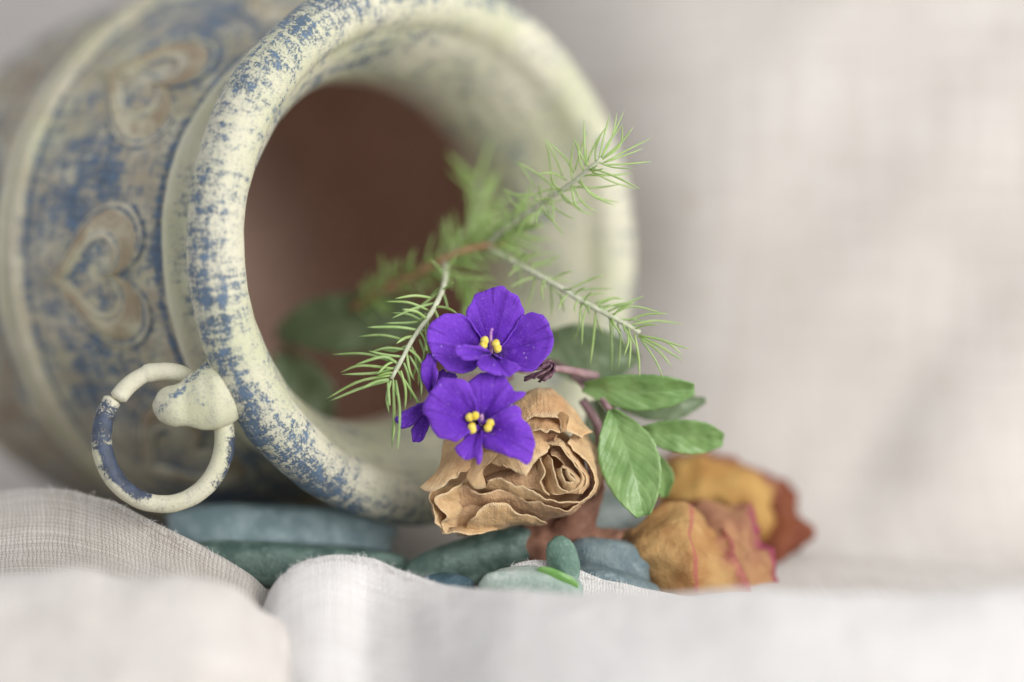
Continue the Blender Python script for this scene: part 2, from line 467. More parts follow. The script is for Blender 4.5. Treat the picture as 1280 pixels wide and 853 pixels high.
def build_backdrop():
    # h: height over floor, y: distance behind focus (world-aligned units), built in world axes then turned back
    nu = 150
    X = np.linspace(-1900, 1700, nu)
    wall = np.interp(X, [-1700, -700, -250, -130, -70, 60, 170, 300, 640, 900, 1700], [3300, 2100, 1250, 1000, 890, 740, 620, 570, 500, 420, 250])
    k = np.ones(9)/9; wall = np.convolve(np.pad(wall, 4, 'edge'), k, 'valid')
    rows = []
    prof = []  # (fraction of wall depth or absolute, height)
    for q in np.linspace(0, 1, 40): prof.append(('f', q, 0.0))
    for a in np.linspace(0, math.pi/2, 16)[1:]: prof.append(('c', math.sin(a)*240, 240*(1-math.cos(a))))
    for h in np.linspace(240, 1500, 60)[1:]: prof.append(('w', h, 0))
    G = np.zeros((len(prof), nu, 3))
    for j, (kd, a, b) in enumerate(prof):
        if kd == 'f': y = -900 + (wall - 240 + 900)*a; z = 0*X
        elif kd == 'c': y = wall - 240 + a; z = 0*X + b
        else: y = wall + (a-240)*0.10; z = 0*X + a
        G[j, :, 0], G[j, :, 1], G[j, :, 2] = X, y, z
    V = G.reshape(-1, 3)
    n = nz(V, 0.0026, 3.1)*26 + nz(V, 0.005, 9.0)*8
    hgt = V[:, 2]
    f = np.clip((V[:, 1]-120)/300, 0, 1)
    V[:, 1] -= n*np.clip(hgt/120, 0, 1) 
    V[:, 2] += np.abs(n)*0.5*np.clip(1-hgt/60, 0, 1)*f - 4 - 0.40*np.clip(-(V[:, 1]+20), 0, None)
    # bulge of cloth, low on the right, with the valley that runs up from it
    X_, Z_ = V[:, 0], V[:, 2]
    g = np.exp(-((X_-640 - (Z_-60)*0.25)/150)**2 - ((Z_-90)/120)**2)
    V[:, 1] -= 50*g
    g2 = np.exp(-((X_-470 - (Z_-20)*0.62)/42)**2)*np.clip(Z_/60, 0, 1)*np.clip((420-Z_)/300, 0, 1)
    V[:, 1] += 14*g2
    for x0_, sl, wd, am in ((330, 0.75, 80, 9), (620, 0.9, 90, 12), (130, 0.5, 80, 7)):   # soft folds running up to the right
        V[:, 1] -= am*np.exp(-((X_-x0_-(Z_-120)*sl)/wd)**2)*np.clip((Z_-60)/120, 0, 1)
    G = V.reshape(G.shape)
    uv = world_sheet_uv(G)
    # world axes -> camera frame
    y, z = V[:, 1], V[:, 2] + FLOOR
    C = np.stack([V[:, 0], z*cp + y*sp, y*cp - z*sp], 1)
    o = mk('backdrop_cloth', C, gridf(nu, len(prof)), M_linen, uv=uv)
    tag(o, kind='structure')
build_backdrop()

# ------------------------------------------------------------------ front cloth folds
def col_interp(keys, xs):
    """keys: list of (x, [values]); smooth column interpolation"""
    K = np.array([k[0] for k in keys], float); Vv = np.array([k[1] for k in keys], float)
    out = []
    for c in range(Vv.shape[1]):
        # monotone cubic-ish: smoothstep blend between keys would give flats; use pchip slopes
        y = Vv[:, c]; h = np.diff(K); dl = np.diff(y)/h
        m = np.zeros(len(K)); m[0], m[-1] = dl[0], dl[-1]
        for i in range(1, len(K)-1):
            m[i] = 0 if dl[i-1]*dl[i] <= 0 else 2*dl[i-1]*dl[i]/(dl[i-1]+dl[i])
        k = np.clip(np.searchsorted(K, xs, 'right')-1, 0, len(h)-1)
        x = (xs-K[k])/h[k]; hh = h[k]
        out.append((2*x**3-3*x**2+1)*y[k]+(x**3-2*x**2+x)*hh*m[k]+(-2*x**3+3*x**2)*y[k+1]+(x**3-x**2)*hh*m[k+1])
    return np.array(out).T

def floor_y(d):          # camera-frame y of the floor at depth d (centre line)
    return (FLOOR + d*sp)/cp

def fold_cloth(name, keys, label, mat, nu=220, nv=70, amp=3.0, seed=1.0, x0=-260, x1=1540, back=60):
    """keys: x -> crest (py, d) then (py, d) stations coming toward the camera"""
    xs = np.linspace(x0, x1, nu)
    S = col_interp(keys, xs)
    cols = []
    for i, x in enumerate(xs):
        st = S[i].reshape(-1, 2)
        pts = []
        cy, cd = st[0]
        X, yc, d = pix(x, cy, cd)
        fy = floor_y(cd+back) - 4
        pts.append((X, fy, cd+back*1.1))
        pts.append((X, fy + 0.45*(yc-fy), cd+back*0.75))
        pts.append((X, fy + 0.86*(yc-fy), cd+back*0.36))
        pts.append((X, yc, cd))
        for (py, dd) in st[1:]:
            q = pix(x, py, dd); pts.append((X*1.0 + (q[0]-X), q[1], q[2]))
        cols.append(cr(pts, nv))
    G = np.array(cols).transpose(1, 0, 2)
    V = G.reshape(-1, 3)
    N = normals(G).reshape(-1, 3)
    V = V + N*(nz(V, 0.011, seed)*amp + nz(V, 0.035, seed+4)*amp*0.35)[:, None]
    o = mk(name, V, gridf(nu, nv), mat, uv=world_sheet_uv(G), thick=3, off=-1)
    return tag(o, label, 'cloth', 'linen folds along the front')

# coarser fold at the left, shade painted into its grey, in focus along its crest
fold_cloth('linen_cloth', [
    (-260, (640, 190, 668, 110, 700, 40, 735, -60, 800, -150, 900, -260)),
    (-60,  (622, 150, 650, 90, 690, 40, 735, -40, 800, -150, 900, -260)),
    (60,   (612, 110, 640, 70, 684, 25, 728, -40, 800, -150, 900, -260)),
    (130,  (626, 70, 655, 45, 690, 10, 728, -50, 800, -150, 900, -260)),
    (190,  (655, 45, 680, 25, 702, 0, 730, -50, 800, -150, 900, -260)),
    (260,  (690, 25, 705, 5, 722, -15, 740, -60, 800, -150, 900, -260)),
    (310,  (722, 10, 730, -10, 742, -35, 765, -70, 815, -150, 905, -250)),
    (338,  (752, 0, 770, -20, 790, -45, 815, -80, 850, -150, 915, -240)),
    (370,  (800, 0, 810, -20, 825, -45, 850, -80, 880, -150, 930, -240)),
], 'coarse linen fold with shade painted into its grey at lower left below the ring handle', M_linen_shaded, nu=110, nv=70, amp=2.5, seed=2.2, x0=-260, x1=370)

# blurred pale fold lying in front of it, at the very bottom left
fold_cloth('linen_cloth', [
    (-300, (706, -250, 735, -310, 775, -370, 830, -420, 930, -540)),
    (0,    (720, -250, 742, -310, 780, -370, 830, -420, 930, -540)),
    (90,   (714, -245, 738, -300, 778, -365, 830, -420, 930, -540)),
    (160,  (726, -235, 746, -290, 784, -360, 830, -420, 930, -540)),
    (230,  (722, -225, 744, -280, 785, -350, 830, -420, 930, -540)),
    (290,  (740, -205, 762, -260, 802, -330, 845, -400, 935, -520)),
    (330,  (776, -190, 794, -240, 824, -310, 860, -380, 940, -500)),
    (362,  (830, -180, 840, -230, 858, -300, 885, -370, 950, -490)),
], 'out of focus pale linen fold in the bottom left corner', M_linen, nu=100, nv=60, amp=7.0, seed=5.2, x0=-300, x1=362, back=90)

# white fold: hump in the middle, then the long blurred edge to the right
fold_cloth('linen_cloth', [
    (318,  (790, -60, 800, -85, 820, -120, 850, -190, 900, -280, 980, -420)),
    (334,  (752, -50, 768, -75, 800, -120, 845, -190, 900, -280, 980, -420)),
    (352,  (724, -40, 742, -70, 785, -115, 840, -190, 900, -280, 980, -420)),
    (385,  (704, -30, 722, -60, 765, -110, 830, -190, 900, -280, 980, -420)),
    (425,  (697, -25, 712, -50, 752, -90, 820, -170, 900, -270, 980, -420)),
    (462,  (701, -28, 716, -46, 752, -70, 818, -140, 900, -260, 980, -420)),
    (500,  (716, -40, 730, -60, 758, -85, 815, -150, 900, -270, 980, -430)),
    (560,  (735, -85, 746, -110, 768, -150, 810, -210, 890, -310, 980, -450)),
    (640,  (741, -160, 752, -190, 772, -225, 810, -280, 885, -370, 980, -490)),
    (800,  (746, -240, 755, -265, 775, -300, 810, -350, 880, -430, 980, -540)),
    (960,  (741, -290, 750, -315, 770, -350, 806, -400, 878, -470, 980, -580)),
    (1120, (747, -320, 756, -345, 776, -380, 810, -430, 878, -500, 980, -620)),
    (1280, (738, -330, 747, -355, 767, -390, 806, -440, 878, -510, 980, -620)),
    (1540, (736, -330, 746, -355, 766, -390, 806, -440, 878, -510, 980, -620)),
], 'white linen fold with a rounded hump along the front edge', M_linen_w, nu=260, nv=80, amp=3.2, seed=8.4, x0=318, x1=1540, back=70)

# low ridge of cloth wrapping behind the mint stone
fold_cloth('linen_cloth', [
    (600,  (752, 20, 762, 5, 775, -15, 800, -45)),
    (625,  (722, 25, 735, 10, 755, -10, 795, -45)),
    (650,  (706, 28, 720, 12, 745, -10, 790, -45)),
    (675,  (703, 28, 718, 12, 742, -10, 790, -45)),
    (715,  (713, 24, 726, 8, 746, -12, 790, -50)),
    (755,  (726, 16, 736, 0, 752, -20, 792, -55)),
    (800,  (738, 6, 746, -10, 760, -30, 795, -60)),
    (860,  (752, 0, 760, -15, 772, -35, 800, -65)),
    (900,  (775, 0, 780, -15, 790, -35, 805, -65)),
], 'thin linen ridge curving around behind the mint stone', M_linen_w, nu=100, nv=50, amp=1.6, seed=11.0, x0=600, x1=900, back=34)

# ------------------------------------------------------------------ jar
TH = math.radians(40)
AX = np.array([math.sin(TH), 0.0, -math.cos(TH)])      # out of the mouth (camera frame)
SD = np.array([-math.cos(TH), 0.0, -math.sin(TH)])     # to the near, left side
UPV = np.array([0.0, 1.0, 0.0])
MC = np.array([-115.0, 122.0, 190.0])                  # centre of the mouth

def jp(s, r, a):
    """s behind the mouth, radius r, angle a (0 top, 90 deg = near left)"""
    s, r, a = np.broadcast_arrays(np.asarray(s, float), np.asarray(r, float), np.asarray(a, float))
    return MC - s[..., None]*AX + r[..., None]*(np.cos(a)[..., None]*UPV + np.sin(a)[..., None]*SD)

jar = thing('jar', 'cream and blue glazed clay jar lying on its side with heart reliefs', 'jar', (300, 690, 380))
NA = 240
ang = np.linspace(0, 2*math.pi, NA, endpoint=False)

OUT = [(160, 309), (180, 320), (220, 340), (260, 357), (300, 370), (345, 380), (378, 386), (385, 388), (389, 397), (397, 403), (405, 399),
       (410, 391), (415, 391), (421, 399), (430, 403), (439, 397), (446, 389), (500, 393), (600, 394), (680, 386), (740, 366), (775, 335), (786, 300), (788, 0.5)]
def r_body(s): return np.interp(s, [p[0] for p in OUT], [p[1] for p in OUT])

def lathe(name, prof, mat, blue, brown=None, n=None, wob=1.5, sub=0):
    P = cr(prof, n or len(prof)*5)
    L = np.concatenate([[0], np.cumsum(np.linalg.norm(np.diff(P, axis=0), axis=1))])
    s = np.repeat(P[:, 0][:, None], NA, 1); r = np.repeat(P[:, 1][:, None], NA, 1); A = np.repeat(ang[None], len(P), 0)
    V = jp(s, r, A).reshape(-1, 3)
    if wob:
        radial = (np.cos(A)[..., None]*UPV + np.sin(A)[..., None]*SD).reshape(-1, 3)
        V = V + radial*(nz(V, 0.012, 2)*wob*1.6 + nz(V, 0.05, 5)*wob*0.5)[:, None]*np.clip(r.reshape(-1, 1)/200, 0, 1)
    uv = np.stack([A.ravel()*350, np.repeat(L, NA)], 1)
    b = np.clip(blue(s, A, np.repeat(L[:, None]/L[-1], NA, 1)), -1, 1).ravel()
    br = (brown(s, A) if brown else 0*s).ravel()
    return mk(name, V, gridf(NA, len(P), wu=True), mat, jar, uv=uv, attrs={'blue': b, 'brown': br, 'bare': (np.clip(1-np.repeat(L/L[-1], NA)/0.13, 0, 1)**1.5 if name == 'rim' else 0*b)})

def gauss(x, m, w): return np.exp(-((x-m)/w)**2)
def hearts_near(s, A):
    q = (np.degrees(A) - 51 + 22.5) % 45 - 22.5
    return np.exp(-(q/12)**2)

# rim: flare inside, rolled lip, undercut neck, collar ridge
lipA = [(-36*math.cos(q), 331 + 36*math.sin(q)) for q in np.radians(np.linspace(-60, 125, 16))]
RIMP = [(168, 233), (140, 235), (110, 239), (80, 247), (50, 259), (22, 274), (0, 290)] + lipA + [(34, 344), (48, 322), (66, 303), (90, 292), (112, 294), (126, 301), (132, 310), (138, 317), (146, 318), (153, 312), (160, 307)]
def blue_rim(s, A, l):
    a = np.degrees(A) % 360
    # l runs from the throat (0) over the lip (about .45-.75) to the collar (1)
    band = 0.58*gauss(l, 0.565, 0.10)*(0.85 + 0.25*np.sin(A*3+1)) + 0.26*gauss(l, 0.68, 0.06)
    band = band*np.where(a < 220, 1.0, 0.7) - 0.20
    inside = 0.22*gauss(l, 0.26, 0.14)*gauss(a, 20, 40) + 0.16*gauss(l, 0.2, 0.16)
    neck = 0.42*gauss(l, 0.86, 0.05)
    lug = -0.9*gauss(a, 116, 10)*gauss(l, 0.70, 0.10)
    ridge = -0.5*gauss(l, 0.965, 0.02)
    return band + inside + neck + lug + ridge
rim = lathe('rim', RIMP, M_glaze, blue_rim, n=170, wob=2.0)

def blue_body(s, A, l):
    hn = hearts_near(s, A)
    panel = gauss(s, 285, 95)*(0.44 - 0.26*hn)
    ridge = -0.45*gauss(s, 413, 30)
    back = np.where(s > 450, 0.14, 0.0)
    lowd = 0.1*np.sin(A*5)
    lines = 0.75*(gauss(s, 410, 4) + gauss(s, 381, 4) + gauss(s, 450, 5) + 0.7*gauss(s, 166, 5))
    return panel + ridge + back + lowd + lines - 0.04
lathe('body', OUT, M_glaze, blue_body, lambda s, A: 0.62 - 0.45*gauss(s, 413, 26) + 0.4*(s > 470), n=210, wob=2.0)

INN = [(750, 0.5), (748, 270), (735, 320), (690, 350), (600, 366), (420, 370), (320, 345), (260, 315), (215, 272), (190, 246), (175, 235), (168, 233)]
lathe('inner_wall', INN, M_terra, lambda s, A, l: 0*s, n=70, wob=3)

# heart reliefs, tip toward the base of the jar
def heart(a0, k):
    n = 96
    tt = np.linspace(0, 2*math.pi, n, endpoint=False)
    hx = 16*np.sin(tt)**3; hy = 13*np.cos(tt)-5*np.cos(2*tt)-2*np.cos(3*tt)-np.cos(4*tt) + 2.5
    lev = [(1.06, -3), (1.03, 1), (1.0, 5.5), (0.97, 7), (0.94, 5), (0.91, 4), (0.88, 6.5), (0.84, 9), (0.76, 10.5), (0.68, 9), (0.63, 6), (0.60, 5.5), (0.575, 8.5), (0.55, 9.5), (0.525, 7), (0.50, 2), (0.47, -3)]
    V = []; bl = []; br = []
    rng = random.Random(k)
    for (q, h) in lev:
        s = 262 - hy*q*5.5 ; lat = hx*q*6.0
        r = r_body(s)
        V.append(jp(s, r + (h*0.72 if h > 0 else h), a0 + lat/r))
        bl.append(np.full(n, 0.40 if h < 6 else -0.45)); br.append(np.full(n, 0.85 if 0.66 < q < 0.9 else 0.45))
    V = np.array(V).reshape(-1, 3)
    V = V + (nz(V, 0.03, k)*0.9)[:, None]*AX
    nl = len(lev)
    uv = np.stack([np.tile(hx, nl)*6, np.repeat(np.arange(nl)*6.0, n)], 1)
    mk('heart_relief', V, gridf(n, nl, wu=True), M_glaze, jar, uv=uv, attrs={'blue': np.concatenate(bl), 'brown': np.concatenate(br)})
for k in range(8):
    heart(math.radians(51 + 45*k), k + 1)

# lug under the lip with the ring through it
def blob(rings, n=28):
    """rings: (px, py, d, half height, half depth, tilt deg) -> V,F closed"""
    V = []
    for (px, py, d, hh, hd, tl) in rings:
        c = np.array(pix(px, py, d)); tr = math.radians(tl)
        u = np.array([-math.sin(tr), math.cos(tr), 0]); wv = np.array([0, 0, 1.0])
        for k in range(n):
            q = 2*math.pi*k/n
            V.append(c + u*hh*math.cos(q) + wv*hd*math.sin(q))
    m = len(rings)
    F = gridf(n, m, wu=True); F.append(tuple(range(n))[::-1]); F.append(tuple((m-1)*n+i for i in range(n)))
    return np.array(V), F
rg = cr([(340, 494, 50, 12, 10, 0), (320, 490, 30, 24, 20, 0), (300, 488, 12, 38, 24, 0), (278, 490, 0, 45, 25, 0), (257, 494, -3, 42, 24, 0), (237, 500, -4, 33, 21, -4),
         (220, 506, -4, 27, 22, -8), (206, 506, -2, 22, 17, -10), (196, 504, 0, 14, 11, -10), (191, 504, 0, 3, 3, -10)], 48)
V, F = blob(rg)
N_ = V - V.mean(0)
V = V + (nz(V, 0.03, 6)*6.5 + nz(V, 0.08, 8)*2.6)[:, None]*np.array([0, 0.6, -0.8])
groove = np.exp(-(((V[:, 0] - (-400)) + (V[:, 1] - (-50)) * 0.0) / 400)**2)
lb = -0.20 + 0.55*np.exp(-(((V[:, 1]+78) - (V[:, 0]+430)*1.0)/7.0)**2)*(V[:, 0] < -375)
mk('lug', V, F, M_glaze, jar, uv=np.stack([V[:, 0], V[:, 1]], 1), attrs={'blue': lb, 'brown': 0*lb})

def ring_handle():
    n = 130
    a0, a1 = math.radians(141), math.radians(141 + 359)        # joint at upper left; angle counter-clockwise
    A = np.linspace(a0, a1, n)
    q = (A-a0)/(a1-a0)
    # starts just below the joint and runs down the left side, round the bottom, up through the lug
    R = 80 + 3*np.cos((A-math.radians(270))*2) + 3.0*(q > 0.85)*(q-0.85)/0.15*0
    cx, cy = 204, 547.5
    px = cx + R*np.cos(A)*1.0; py = cy - R*np.sin(A)
    d = 8 + 10*np.sin(A+0.4)
    off = np.where(q > 0.9, (q-0.9)/0.1, 0)*5                     # upper end rides over the lower one
    py = py + off*0.8; px = px + off*0.6; d = d - off*1.0
    P = np.array([pix(*p) for p in zip(px, py, d)])
    rad = 12.0 + 1.0*np.sin(A*2.3) - 1.5*(q > 0.9)
    e = np.minimum(q, 1-q)
    rad = rad*np.sqrt(np.clip(e/0.006, 0.3, 1))
    V, F = tube(P, rad, 18)
    V = V + (nz(V, 0.06, 3)*1.3)[:, None]*np.array([0.3, 0.7, -0.6])
    deg = np.degrees(A) % 360
    bl = 1.0*gauss(deg, 166, 24) + 0.6*gauss(deg, 212, 24) + 0.3*gauss(deg, 248, 12) - 0.5*gauss(deg, 90, 38) + 0.3*gauss(deg, 352, 16) - 0.30
    bl = np.repeat(bl, 18)
    # blue sits on the inner side of the ring low down, cream outside
    rr = np.hypot(V[:, 0]/1.0 - pix(cx, cy, 8)[0], V[:, 1] - pix(cx, cy, 8)[1])
    dg = np.repeat(deg, 18)
    bl = bl - np.where((dg > 190) & (dg < 260), (rr-81)/14.0*0.9, 0) + np.where((dg > 315) | (dg < 10), (rr-80)/14*0.8, 0)
    mk('ring_handle', V, F, M_glaze_r, jar, uv=np.stack([np.repeat(q*520, 18), np.tile(np.arange(18)*4.0, n)], 1), attrs={'blue': bl, 'brown': 0*bl})
ring_handle()

# ------------------------------------------------------------------ sea glass pebbles
def stone(label, c, rad, rot, mat, seed, p=2.6, group='sea glass pebbles around the jar mouth', child=None):
    nu, nv = 48, 28
    th = np.linspace(0, 2*math.pi, nu, endpoint=False); ph = np.linspace(-math.pi/2, math.pi/2, nv)
    T, Pp = np.meshgrid(th, ph)
    f = lambda x: np.sign(x)*np.abs(x)**(2/p)
    L = np.stack([f(np.cos(Pp))*f(np.cos(T)), f(np.sin(Pp)), f(np.cos(Pp))*f(np.sin(T))], -1).reshape(-1, 3)
    L = L*(1 + nz(L, 1.1, seed)*0.16 + nz(L, 2.6, seed+3)*0.05)[:, None]
    L = L*np.array(rad)
    rz, rx, ry = [math.radians(a) for a in rot]
    Rz = np.array([[math.cos(rz), -math.sin(rz), 0], [math.sin(rz), math.cos(rz), 0], [0, 0, 1]])
    Rx = np.array([[1, 0, 0], [0, math.cos(rx), -math.sin(rx)], [0, math.sin(rx), math.cos(rx)]])
    Ry = np.array([[math.cos(ry), 0, math.sin(ry)], [0, 1, 0], [-math.sin(ry), 0, math.cos(ry)]])
    V = L @ (Rz @ Rx @ Ry).T + np.array(pix(*c))
    o = mk('glass_pebble', V, gridf(nu, nv, wu=True), mat)
    return tag(o, label, 'pebble', group)
stone('long blue-grey frosted glass slab under the jar rim', (352, 668, 215), (158, 36, 70), (-1, 12, 0), M_g_blue, 1.3, 3.2)
stone('long dark green frosted glass slab in front of the blue slab', (370, 708, 120), (150, 30, 50), (-2, 8, 0), M_g_green, 2.9, 3.0)
stone('dark green glass slab tilted up under the dried tan rose', (588, 702, 120), (92, 30, 42), (20, 5, 0), M_g_green, 4.1, 2.8)
stone('small dark blue speckled pebble half hidden by the white fold', (551, 742, 14), (48, 25, 30), (2, 0, 0), M_g_dblue, 5.5, 2.3)
stone('small upright sea-green pebble standing beside the mint stone', (704, 702, 12), (19, 32, 17), (14, 0, 0), M_g_sea, 6.2, 2.3)
stone('large pale mint pebble wrapped in the white linen', (666, 741, -14), (66, 33, 24), (-4, -15, 0), M_g_mint, 7.7, 2.4)
stone('grey-blue frosted pebble left of the orange dried petals', (762, 706, 95), (62, 34, 45), (-14, 10, 0), M_g_grey, 8.8, 2.4)
stone('slate blue pebble low against the white fold by the orange petals', (768, 730, 45), (58, 18, 34), (-16, 0, 0), M_g_grey, 9.4, 2.4)
stone('pale grey-green pebble seen below the hanging green leaf', (762, 655, 190), (50, 46, 50), (10, 0, 0), M_g_pale, 10.6, 2.4)
# bright clear chip
stone('bright green clear glass chip lying on the mint pebble', (697, 723, -31), (27, 10, 4), (-24, -20, 0), M_g_clear, 12.3, 2.2)

# ------------------------------------------------------------------ petals and leaves
def petal(name, parent, mat, outline, base, bulge=0, side=0, ruff=0, seed=0, nu=40, nv=16, thick=1.6, wr=1.0, serr=0, lobes=6):
    """fan from base to an outline of (px, py, d); bulge: mid-length swell toward the camera"""
    O = cr([pix(*p) for p in outline], nu); B = np.array(pix(*base))
    tt = np.linspace(0, 1, nv)
    q = np.linspace(0, 1, nu)
    G = B + (O-B)[None]*tt[:, None, None]
    if serr:
        tooth = np.abs(((q*serr) % 1.0) - 0.35)*1.0
        G = B + (O-B)[None]*(tt[:, None, None]*(1 + (tt[:, None, None]**6)*0.035*tooth[None, :, None]*2))
    G[..., 2] += -1.7*bulge*4*(tt*(1-tt))[:, None] + 1.8*side*((2*q-1)**2)[None]*tt[:, None]
    G[..., 2] += ruff*(tt**2)[:, None]*np.sin(q*math.pi*2*lobes/2 + seed)[None]
    fold = np.exp(-((q-0.5)/0.06)**2) - 0.5*np.exp(-((q-0.28)/0.05)**2) - 0.5*np.exp(-((q-0.72)/0.05)**2)
    G[..., 2] += 3.2*wr*fold[None]*(tt*(1.15-tt))[:, None]*2
    G[..., 0] += (0.9*np.sin(q*37+seed*3)+0.7*np.sin(q*61+seed))[None]*(tt**6)[:, None]*wr
    G[..., 1] += (0.9*np.sin(q*43+seed*5)+0.7*np.sin(q*71+seed))[None]*(tt**6)[:, None]*wr
    V = G.reshape(-1, 3)
    V = V + np.array([0, 0, 1.0])*(nz(V, 0.05, seed)*3.4*wr + nz(V, 0.14, seed+2)*0.8*wr)[:, None]*np.clip(np.repeat(tt, nu)*2, 0, 1)[:, None]
    return mk(name, V, gridf(nu, nv), mat, parent, uv=guv(nu, nv), thick=thick)

def ball(name, parent, mat, c, rad, seed=0):
    nu, nv = 16, 10
    th = np.linspace(0, 2*math.pi, nu, endpoint=False); ph = np.linspace(-math.pi/2, math.pi/2, nv)
    T, Pp = np.meshgrid(th, ph)
    L = np.stack([np.cos(Pp)*np.cos(T), np.sin(Pp), np.cos(Pp)*np.sin(T)], -1).reshape(-1, 3)
    L = L*(1+nz(L, 1.3, seed)*0.15)[:, None]*np.array(rad)
    return L + np.array(pix(*c)), gridf(nu, nv, wu=True)

def anther(parent, cs):
    parts = [ball('', None, None, c, (5.2, 5.4, 5), i) for i, c in enumerate(cs)]
    V, F = join(parts); mk('anther', V, F, M_anther, parent)

# --- lower violet (in front of the rose)
vl = thing('violet_flower', 'lower open purple violet with yellow stamens overlapping the dried tan rose', 'flower', (602, 540, -18), 'open violet blossoms')
ctr = (601, 531, -20)
petal('petal', vl, M_violet, [(597, 524, -24), (593, 505, -28), (592, 495, -30), (585, 478, -30), (572, 473, -30), (553, 474, -30), (542, 484, -32), (532, 500, -30), (529, 512, -30), (537, 530, -34), (547, 545, -38), (560, 551, -38), (572, 551, -36), (580, 541, -30), (594, 533, -24)], ctr, 5, -3, 1.2, 1.0)
petal('petal', vl, M_violet, [(600, 524, -22), (592, 505, -24), (587, 492, -22), (586, 479, -20), (597, 469, -16), (612, 466, -16), (628, 470, -18), (638, 481, -22), (644, 489, -26), (656, 492, -30), (645, 499, -28), (632, 506, -26), (612, 521, -22)], ctr, 4, 3, 1.0, 2.0)
petal('petal', vl, M_violet, [(604, 527, -24), (618, 521, -28), (630, 512, -32), (641, 506, -36), (650, 511, -38), (651, 522, -36), (661, 530, -36), (667, 548, -36), (668, 566, -38), (659, 580, -42), (645, 574, -40), (628, 567, -36), (613, 563, -32), (604, 556, -28), (603, 542, -24)], ctr, 5, -2, 1.4, 3.0)
petal('petal', vl, M_violet, [(599, 538, -24), (585, 543, -28), (577, 553, -30), (570, 560, -32), (573, 569, -34), (583, 576, -36), (592, 572, -38), (599, 581, -42), (602, 570, -38), (601, 556, -32), (604, 541, -24)], ctr, 3, 0, 1.0, 4.0, nu=32)
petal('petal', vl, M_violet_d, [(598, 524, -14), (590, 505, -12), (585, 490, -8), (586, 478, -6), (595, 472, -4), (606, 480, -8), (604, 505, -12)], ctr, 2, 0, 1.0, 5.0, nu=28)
anther(vl, [(587, 522, -34), (594, 520, -35)]); anther(vl, [(590, 534, -34), (590.5, 537.5, -34)]); anther(vl, [(613, 529, -34), (610, 535, -35)])
V, F = tube(cr([pix(601, 533, -18), pix(602, 526, -26), pix(602, 519, -34)], 10), np.linspace(4.5, 2.2, 10), 10); mk('pistil', V, F, M_pistil, vl)
V, F = tube(cr([pix(601, 532, -16), pix(606, 520, 20), pix(622, 490, 70), pix(640, 470, 110)], 14), 3.6, 8); mk('stalk', V, F, M_stalk, vl)

# --- upper violet
vu = thing('violet_flower', 'upper open purple violet with yellow stamens below the needle twig', 'flower', (615, 455, -5), 'open violet blossoms')
ctr = (616, 445, 4)
petal('petal', vu, M_violet, [(608, 436, 2), (592, 420, 4), (584, 403, 6), (584, 386, 6), (593, 371, 4), (605, 363, 2), (616, 360, 0), (627, 358, -1), (636, 362, -2), (645, 370, 0), (652, 380, 2), (656, 390, 6), (650, 404, 8), (638, 422, 8), (624, 437, 4)], ctr, -4, 8, 1.2, 1.0)
petal('petal', vu, M_violet, [(606, 440, 0), (597, 415, 4), (586, 400, 4), (577, 394, 2), (566, 391, -2), (549, 396, -8), (538, 406, -10), (533, 419, -12), (536, 432, -12), (543, 447, -12), (553, 458, -12), (568, 466, -12), (583, 466, -10), (594, 458, -8), (604, 446, -4)], ctr, -5, 2, 1.0, 2.0)
petal('petal', vu, M_violet, [(622, 440, 2), (634, 425, 4), (645, 408, 6), (656, 393, 2), (667, 390, -2), (679, 395, -6), (686, 404, -8), (686, 410, -9), (692, 418, -12), (691, 430, -14), (684, 446, -16), (672, 459, -16), (658, 466, -14), (648, 462, -10), (634, 452, -4)], ctr, -5, 2, 1.2, 3.0)
petal('petal', vu, M_violet, [(612, 440, -8), (603, 434, -16), (586, 432, -26), (569, 432, -34), (570, 442, -38), (577, 449, -38), (592, 450, -32), (604, 445, -20), (613, 443, -10)], (615, 443, -4), 3, 0, 0.6, 4.0, nu=30)
petal('petal', vu, M_violet, [(608, 444, -8), (597, 448, -18), (597, 457, -26), (606, 465, -32), (622, 469, -36), (633, 471, -36), (642, 468, -36), (651, 459, -32), (643, 455, -24), (630, 450, -16), (620, 444, -8)], (616, 443, -4), 3, -4, 0.8, 5.0, nu=30)
anther(vu, [(606, 426, -14), (604.5, 431.5, -14)]); anther(vu, [(620, 430, -13), (622, 436, -14)])
V, F = tube(cr([pix(614, 442, 0), pix(613.5, 426, -8), pix(614, 414, -12), pix(616, 411, -12)], 14), np.linspace(2.4, 1.5, 14), 8); mk('pistil', V, F, M_pistil, vu)
V, F = tube(cr([pix(616, 445, 4), pix(628, 455, 30), pix(645, 462, 60), pix(665, 466, 90)], 14), 3.6, 8); mk('stalk', V, F, M_stalk, vu)

# --- half-hidden side violet at the left
vs = thing('violet_flower', 'crumpled dark purple violet seen edge-on at the left of the open ones', 'flower', (535, 540, 6))
cs = (541, 497, 10)
petal('petal', vs, M_violet, [(536, 490, 4), (528, 475, 0), (526, 462, -4), (531, 448, -4), (539, 441, -4), (544, 452, -6), (547, 466, -6), (543, 482, -2), (541, 492, 4)], cs, 4, 0, 1.5, 1.5, nu=30)
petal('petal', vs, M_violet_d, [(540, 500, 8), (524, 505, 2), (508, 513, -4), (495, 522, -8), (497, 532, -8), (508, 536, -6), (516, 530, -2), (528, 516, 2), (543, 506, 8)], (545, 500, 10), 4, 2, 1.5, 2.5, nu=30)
petal('petal', vs, M_violet_d, [(530, 505, 10), (520, 520, 8), (515, 540, 4), (516, 553, 2), (524, 553, 2), (533, 542, 4), (538, 525, 6), (548, 510, 10)], (541, 500, 12), 3, 2, 1.5, 3.5, nu=30)
